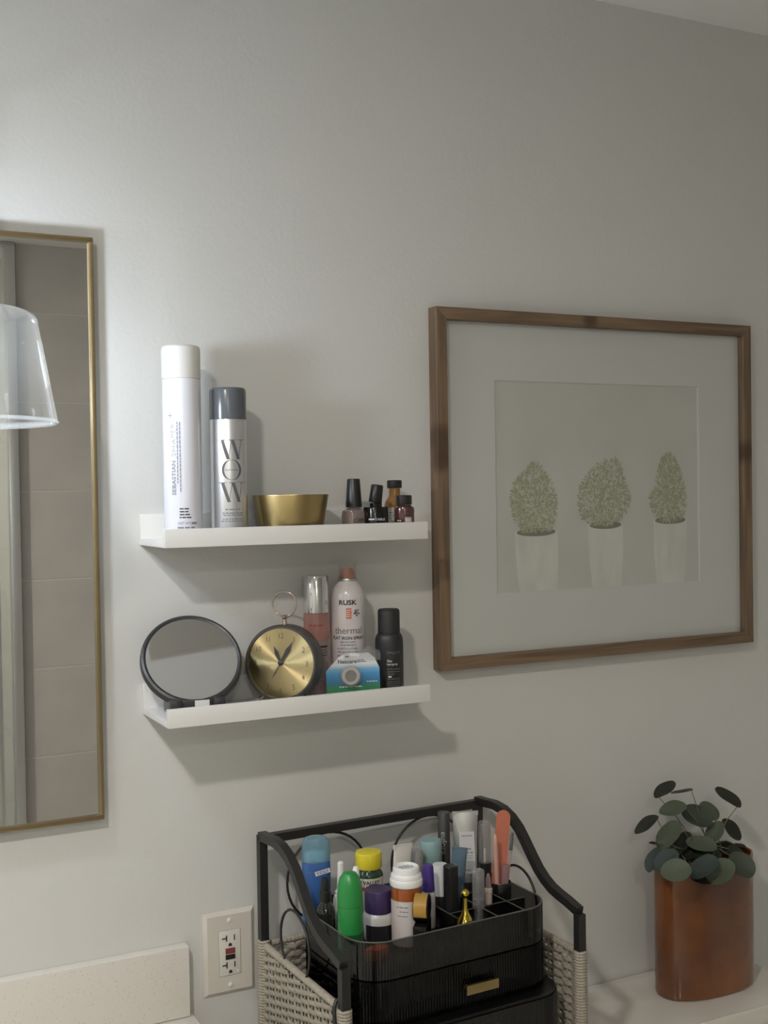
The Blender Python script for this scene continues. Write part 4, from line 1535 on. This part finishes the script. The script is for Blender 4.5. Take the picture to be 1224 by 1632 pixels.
# yellow-capped vitamin bottle
t, h, a = item('vitamin_bottle', 'dark green vitamin bottle with bright yellow cap', 'bottle', 587, 1356, -.150)
ry = .0195
zc = h - .0235
lathe('bottle', [(.019, 0), (.0205, .002), (.0208, .006), (.0208, zc - .010), (.0198, zc - .006), (.0168, zc - .0025), (.0162, zc)], mat('green_glass', rgb(38, 62, 44), .12, coat=.4), t, 40)
lathe('cap', [(.0184, zc + .0004), (ry * .98, zc + .002), (ry * .98, h - .003), (ry * .93, h - .0008), (ry * .80, h), (0, h - .001)], mat('yellow_plastic', rgb(222, 206, 52), .35), t, 40)
on_cyl('label_band', rect(-.030, .030, .012, zc - .0105, 16), .0208, a, 0, mat('cream_label', rgb(206, 204, 190), .5), t)
on_cyl('lettering', text_geo('VALLEY', .0052, .02), .0212, a + .2, zc - .0160, INK, t)
on_cyl('emblem', poly([(0, -.0025), (.0028, .0008), (.0015, .0024), (0, .0012), (-.0015, .0024), (-.0028, .0008)]), .0212, a - .60, zc - .0160, INK, t)
on_cyl('red_band', rect(-.018, .020, zc - .0275, zc - .0225, 10), .0212, a, 0, mat('red_ink', rgb(168, 70, 52), .5), t)

# purple-capped jar
t, h, a = item('supplement_jar', 'white jar with dark purple lid and black label at the tray front', 'jar', 603, 1416, -.207)
zc = h - .0310
lathe('body', [(.0185, 0), (.0196, .002), (.0198, zc - .006), (.0190, zc - .003), (.0172, zc)], mat('jar_white', rgb(214, 212, 210), .3), t, 40, power=3.2)
lathe('lid', [(.0190, zc + .0004), (.0194, zc + .002), (.0192, h - .003), (.0180, h), (0, h)], mat('purple_lid', rgb(62, 50, 92), .4), t, 40)
on_cyl('label_band', rect(-.020, .019, .003, zc - .014, 14), .0222, a, 0, mat('black_label', rgb(34, 34, 38), .35), t, .0004)

# white crimped tube
def crimped_tube(t, h, rb, wtop, m, capm=None, caph=.0, capr=None, twist=0.):
    bm = bmesh.new()
    n, rows = 24, 10
    rings = []
    for j in range(rows + 1):
        f = j / rows
        z = caph + (h - caph) * f
        a_ = rb + (wtop - rb) * f
        b_ = rb * (1 - f) ** .8 + .0008
        rings.append([bm.verts.new((a_ * math.cos(2 * PI * k / n), b_ * math.sin(2 * PI * k / n), z)) for k in range(n)])
    for j in range(rows):
        for k in range(n):
            bm.faces.new((rings[j][k], rings[j][(k + 1) % n], rings[j + 1][(k + 1) % n], rings[j + 1][k]))
    bm.faces.new(rings[0][::-1])
    bm.faces.new(rings[-1])
    o = link('tube_body', from_bm('tube_body', bm), m, t, smooth=50)
    box('crimp', -wtop - .0003, wtop + .0003, -.0011, .0011, h - .006, h + .0002, m, o)
    if capm:
        cr_ = capr or rb
        lathe('cap', [(cr_ * .94, 0), (cr_, .0015), (cr_, caph - .0005), (cr_ * .9, caph)], capm, t, 32)
    return o


t, h, a = item('cream_tube', 'white crimped cream tube with small blue mark behind the pill bottle', 'tube', 635, 1347, -.168, (0, R(4), R(8)))
crimped_tube(t, h, .0125, .0160, mat('tube_white', rgb(226, 224, 216), .45), WPLAST, .014)
flat_print('small_print', ([(-y, x) for x, y in small_print([(0, 0, .022, .0012), (0, -.003, .024, .0012), (0, .003, .018, .0012)], 61)[0]], small_print([(0, 0, .022, .0012), (0, -.003, .024, .0012), (0, .003, .018, .0012)], 61)[1]),
           mat('tube_blue', rgb(70, 92, 150), .5), t, (-.004, -.0062, h * .70), (PI / 2 - .16, 0, 0))
flat_print('emblem', rect(-.002, .007, -.004, .003), mat('tube_blue', rgb(70, 92, 150), .5), t, (.002, -.0066, h * .655), (PI / 2 - .16, 0, 0))

# grey-capped bottle
t, h, a = item('lotion_bottle', 'bottle with a plain grey cap beside the pale teal cap', 'bottle', 661, 1354, -.140)
lathe('bottle', [(.0118, 0), (.0128, .0015), (.0128, h * .62)], mat('grey_body', rgb(176, 174, 172), .4), t, 32)
lathe('cap', [(.0122, h * .625), (.0124, h * .64), (.0122, h * .975), (.0112, h), (0, h)], mat('grey_cap', rgb(150, 148, 146), .4), t, 32)

# pill bottle
t, h, a = item('pill_bottle', 'amber pill bottle with white ridged child-proof cap and paper label', 'pill bottle', 647, 1379, -.242)
zc = h - .0262
lathe('bottle', [(.0185, 0), (.0205, .002), (.0208, .004), (.0208, zc - .006), (.0200, zc - .002), (.0192, zc)], mat('amber_plastic', rgb(158, 82, 30), .15, coat=.4), t, 40)
lathe('cap', [(.0222, zc + .0004), (.0226, zc + .002), (.0226, zc + .0075), (.0218, zc + .0095), (.0212, zc + .0100), (.0212, zc + .0140), (.0200, zc + .0160), (.0186, zc + .0168), (.0184, zc + .0225), (.0176, zc + .0250), (.0160, zc + .0260),
              (.0148, zc + .0256), (.0146, zc + .0236), (0, zc + .0236)], mat('cap_white', rgb(236, 236, 234), .35), t, 48)
flat_print('small_print', small_print([(0, .005, .018, .0018), (0, .001, .022, .0018), (0, -.004, .02, .0018)], 71), INKG, t, (0, 0, zc + .0239), (0, 0, 0))
on_cyl('label_band', merge([(rect(-.034, .030, .004, zc - .0175, 18), 0, 0, 1, 0)]), .0208, a, 0, mat('pill_label', rgb(214, 206, 204), .6), t)
on_cyl('small_print', small_print([(-.006, zc - .025, .016, .0016), (-.004, zc - .031, .012, .0014), (-.006, zc - .037, .014, .0014)], 72), .0211, a, 0, INKG, t)

# black and gold tape dispenser
t, h, a = item('tape_dispenser', 'black dispenser with a curved gold band beside the pill bottle', 'dispenser', 672, 1424, -.272, (0, 0, R(52)))
lathe('wheel', [(.0175, -.010), (.0185, -.009), (.0185, .009), (.0175, .010), (.008, .010), (.008, -.010), (.0175, -.010)], BLACKG, t, 40, (0, 0, h - .0190), (PI / 2, 0, 0))
bm = bmesh.new()
A_ = [R(v) for v in range(84, 205, 8)]
va_ = [bm.verts.new((.0189 * math.cos(b_), -.0088, h - .0190 + .0189 * math.sin(b_))) for b_ in A_]
vb_ = [bm.verts.new((.0189 * math.cos(b_), .0088, h - .0190 + .0189 * math.sin(b_))) for b_ in A_]
for k in range(len(A_) - 1):
    bm.faces.new((va_[k], va_[k + 1], vb_[k + 1], vb_[k]))
bmesh.ops.solidify(bm, geom=bm.faces[:], thickness=.0008)
link('gold_band', from_bm('gold_band', bm), mat('honey_gold', rgb(226, 182, 92), .4), t, smooth=60)
box('base', -.022, .022, -.009, .009, 0, max(.004, h - .0375), BLACKG, t, .0015)

# pale teal cap
t, h, a = item('teal_bottle', 'bottle with a wide pale teal cap at the back of the tray', 'bottle', 686, 1338, -.122)
lathe('bottle', [(.0160, 0), (.0172, .002), (.0172, h * .66), (.0165, h * .67)], mat('teal_body', rgb(160, 176, 176), .4), t, 36)
lathe('cap', [(.0166, h * .675), (.0170, h * .69), (.0168, h * .975), (.0156, h), (0, h)], mat('teal_cap', rgb(142, 172, 172), .38), t, 36)

# purple-capped small bottle
t, h, a = item('roll_on', 'slim white bottle with small purple cap right of the pill bottle', 'bottle', 682, 1378, -.200)
lathe('bottle', [(.0090, 0), (.0100, .0015), (.0100, h * .50), (.0090, h * .56), (.0078, h * .58)], mat('pearl_body', rgb(206, 202, 200), .35), t, 28)
lathe('cap', [(.0092, h * .585), (.0090, h * .62), (.0076, h * .97), (.0066, h), (0, h)], mat('violet_cap', rgb(70, 50, 128), .35), t, 28)
on_cyl('small_print', small_print([(0, h * .42, .012, .0012), (0, h * .36, .012, .0012), (0, h * .30, .01, .0012)], 75), .0100, a, 0, INKG, t)

# dark tube with vertical lettering
t, h, a = item('styling_tube', 'slim charcoal tube with white vertical lettering at the tray back', 'tube', 707, 1294, -.108, (0, 0, R(-20)))
lathe('body', [(.0085, 0), (.0092, .0015), (.0092, h - .001), (.0085, h), (0, h)], mat('charcoal_tube', rgb(62, 62, 62), .4), t, 32)
on_cyl('lettering', merge([(text_geo('eufora', .0085), 0, h * .66, 1.1, -PI / 2)]), .0092, a + R(20), 0, mat('soft_white_ink', rgb(176, 176, 172), .6), t)

# silver tube with white label
t, h, a = item('serum_tube', 'large silver foil tube with white label at the tray back', 'tube', 741, 1293, -.126, (0, 0, R(-22)))
SILT = mat('silver_foil', rgb(214, 214, 212), .22, .7, bump=.12, bscale=25)
crimped_tube(t, h, .0165, .0195, SILT, mat('smoke_cap', rgb(96, 94, 92), .15), .030, .0120)
ts = math.atan2(.0165, h - .030)
lab = flat_print('label_band', rect(-.0115, .0115, -h * .26, h * .20), mat('tube_label', rgb(206, 204, 202), .5), t, (.001, -.0115, h * .585), (PI / 2 - .17, 0, 0))
flat_print('small_print', merge([(small_print([(0, h * .155, .016, .0016), (0, h * .01, .018, .0022), (0, -h * .03, .018, .0022), (0, -h * .065, .016, .0012), (0, -h * .09, .016, .0012), (0, -h * .22, .010, .0016)], 78), 0, 0, 1, 0)]), INKG, t, (.001, -.0119, h * .585), (PI / 2 - .17, 0, 0))
# blue tube
t, h, a = item('hand_cream', 'small steel-blue crimped tube in front of the silver tube', 'tube', 724, 1350, -.165, (0, R(5), R(-30)))
crimped_tube(t, h, .0095, .0112, mat('steel_blue', rgb(88, 110, 126), .4), mat('blue_cap', rgb(80, 100, 116), .4), .012)

# white-capped bottle beside the black lipstick
t, h, a = item('concealer', 'white bottle with shiny white cap left of the black lipstick', 'bottle', 701, 1377, -.172)
lathe('bottle', [(.0105, 0), (.0115, .0015), (.0115, h * .42)], mat('dark_base', rgb(48, 46, 46), .3), t, 28)
lathe('cap', [(.0117, h * .425), (.0117, h * .95), (.0105, h), (0, h)], mat('gloss_white', rgb(224, 224, 224), .2), t, 28)

# black lipstick
t, h, a = item('lipstick', 'black lipstick tube with a gold base ring', 'lipstick', 718, 1379, -.207)
lathe('base', [(.0086, 0), (.0094, .001), (.0094, .012)], GOLD, t, 28)
lathe('cap', [(.0096, .0123), (.0096, h - .0015), (.0085, h), (0, h)], BLACKP, t, 28, power=3)

# clear gloss with black cap, tip down
t, h, a = item('lip_gloss', 'clear lip gloss tube with black collar standing behind the small gloss', 'lip gloss', 772, 1309, -.158)
lathe('cap', [(.0078, 0), (.0086, .001), (.0086, h * .50), (.0080, h * .505)], BLACKP, t, 28, power=3)
CLR = clear('clear_acrylic', (.93, .92, .91), .03, .10)
lathe('tube', [(.0084, h * .508), (.0084, h - .002), (.0074, h), (0, h), (0, h - .004), (.0062, h - .005), (.0062, h * .515)], CLR, t, 28, power=3)
lathe('wand', [(.0016, h * .51), (.0016, h * .66), (.0010, h * .67), (0, h * .67)], INKW, t, 12)

# small clear gloss in front
t, h, a = item('lip_gloss', 'small clear gloss vial with silvery top at the tray front right', 'lip gloss', 762, 1386, -.226)
lathe('vial', [(.0072, 0), (.0080, .001), (.0080, h * .46), (.0076, h * .47)], clear('vial_clear', (.90, .87, .85), .03, .22), t, 28, power=3.2)
lathe('cap', [(.0080, h * .475), (.0080, h - .002), (.0072, h), (0, h)], clear('vial_cap', (.86, .86, .86), .04, .25), t, 28, power=3.2)
lathe('stem', [(.0026, .004), (.0030, h * .45), (.0046, h * .52), (.0046, h * .86), (0, h * .87)], mat('silver_stem', rgb(170, 166, 164), .2, .9), t, 16)

# pink slim tube
t, h, a = item('lip_liner', 'slim blush-pink tube with pointed clear tip beside the small gloss', 'lip liner', 778, 1391, -.214)
lathe('tube', [(.0048, 0), (.0054, .001), (.0054, h * .56), (.0060, h * .57), (.0060, h * .66), (.0046, h * .68)], mat('blush_tube', rgb(196, 176, 166), .35), t, 20)
lathe('tip', [(.0044, h * .683), (.0040, h * .86), (.0018, h * .98), (0, h)], clear('blush_tip', (.88, .76, .78), .05, .35, (.8, .66, .68)), t, 20)

# black cup with file, pencil and brush
CY = -.182
P = at(797, 1404, y=CY)
cupx, cuph = P.x, P.z + Z0 - F
t = thing('brush_cup', 'plain black round cup in the right corner of the tray', 'cup', (cupx, CY, F), group=GRP)
lathe('cup', [(.0150, 0), (.0162, .001), (.0166, cuph - .001), (.0160, cuph), (.0148, cuph - .001), (.0145, .003), (0, .003)], BLACKG, t, 36)


def lean(bx_, by_, pxt, pyt, yt):
    """base inside the cup, top seen at a pixel: local frame and length"""
    b0 = Vector((cupx + bx_, CY + by_, F + .0045))
    P = at(pxt, pyt, y=yt)
    tp = Vector((P.x, P.y, P.z + Z0))
    d_ = tp - b0
    q = d_.to_track_quat('Z', 'Y')
    return b0, q.to_euler(), d_.length


b0, e_, l_ = lean(-.002, .006, 803, 1291, -.165)
t = thing('nail_file', 'coral nail file with rounded top leaning out of the black cup', 'nail file', b0, (0, 0, 0), GRP)
n_ = 14
outl = [(-.0105, 0), (.0105, 0)] + [(.0105 * math.cos(PI * k / n_), l_ - .0105 + .0105 * math.sin(PI * k / n_)) for k in range(n_ + 1)]
zax = (Matrix.Identity(3) @ Vector((0, 0, 1)))
P = at(803, 1291, y=-.165)
zax = (Vector((P.x, P.y, P.z + Z0)) - Vector(b0)).normalized()
tocam = (Vector((CAM.x, CAM.y, CAM.z + Z0)) - Vector(b0))
yax = (tocam - zax * tocam.dot(zax)).normalized()
xax = zax.cross(yax) * -1
file_o = prism('board', outl, -.0009, .0009, mat('coral_file', rgb(186, 108, 82), .7, bump=.2, bscale=700), t, smooth=None)
Mx = Matrix.Identity(4)
xax = yax.cross(zax).normalized() * -1
for q in range(3):
    Mx[q][0], Mx[q][1], Mx[q][2] = xax[q], zax[q], xax.cross(zax)[q]
file_o.matrix_local = Mx

b0, e_, l_ = lean(.006, -.002, 817, 1326, -.188)
t = thing('brow_brush', 'slim clear spoolie brush with grey bristles in the black cup', 'brush', b0, e_, GRP)
lathe('handle', [(.0024, 0), (.0028, .002), (.0024, l_ * .72), (.0012, l_ * .745)], clear('pink_clear', (.93, .84, .84), .05, .4, (.86, .76, .76)), t, 14)
prof = [(.0010, l_ * .746)]
for k in range(12):
    z = l_ * .75 + (l_ * .25) * k / 12
    prof += [(.0026 * (1 - .4 * k / 12) + .0008, z), (.0018 * (1 - .4 * k / 12) + .0004, z + l_ * .012)]
prof.append((0, l_))
lathe('bristles', prof, mat('grey_bristle', rgb(104, 106, 104), .8), t, 14)

b0, e_, l_ = lean(-.007, -.004, 789, 1330, -.186)
t = thing('lip_pencil', 'pale pink pencil leaning left in the black cup', 'pencil', b0, e_, GRP)
lathe('barrel', [(.0034, 0), (.0036, .001), (.0036, l_ - .012), (.0028, l_ - .003), (.0012, l_), (0, l_)], mat('blush_pencil', rgb(206, 160, 148), .35), t, 18)

b0, e_, l_ = lean(.001, -.008, 806, 1378, -.192)
t = thing('pink_tube', 'short translucent pink tube standing upright in the black cup', 'tube', b0, e_, GRP)
lathe('tube', [(.0052, 0), (.0056, .001), (.0056, l_ - .001), (.0050, l_), (0, l_)], clear('pink_tube_clear', (.80, .62, .64), .06, .5, (.64, .46, .48)), t, 20)

# gold pear-shaped bottle
t, h, a = item('gold_bottle', 'shiny gold pear-shaped bottle with ball stopper at the tray front', 'bottle', 741, 1417, -.262)
lathe('bottle', [(.0085, 0), (.0110, .0015), (.0122, .012), (.0122, h - .050), (.0112, h - .0440), (.0085, h - .0385), (.0052, h - .0330), (.0034, h - .0270), (.0030, h - .0120)], GOLD, t, 36)
zb = h - .0062
lathe('stopper', [(.0024, h - .0118)] + [(.0062 * math.cos(R(v)), zb + .0062 * math.sin(R(v))) for v in range(-60, 90, 15)] + [(0, h)], GOLD, t, 28)

# orange compact lying at the front of the tray
P = at(601, 1541, y=-.268)
t = thing('compact_case', 'small orange oval case seen dimly through the smoky tray wall', 'case', (P.x, -.268, F), (0, 0, ORZ), GRP)
lathe('case', [(.80, 0), (.96, .10), (1, .5), (.96, .9), (.80, 1.0), (0, 1.02)], mat('orange_plastic', rgb(226, 104, 46), .4), t, 36, sx=.0185, sy=.0090)
t.children[0].scale = (1, 1, .016)
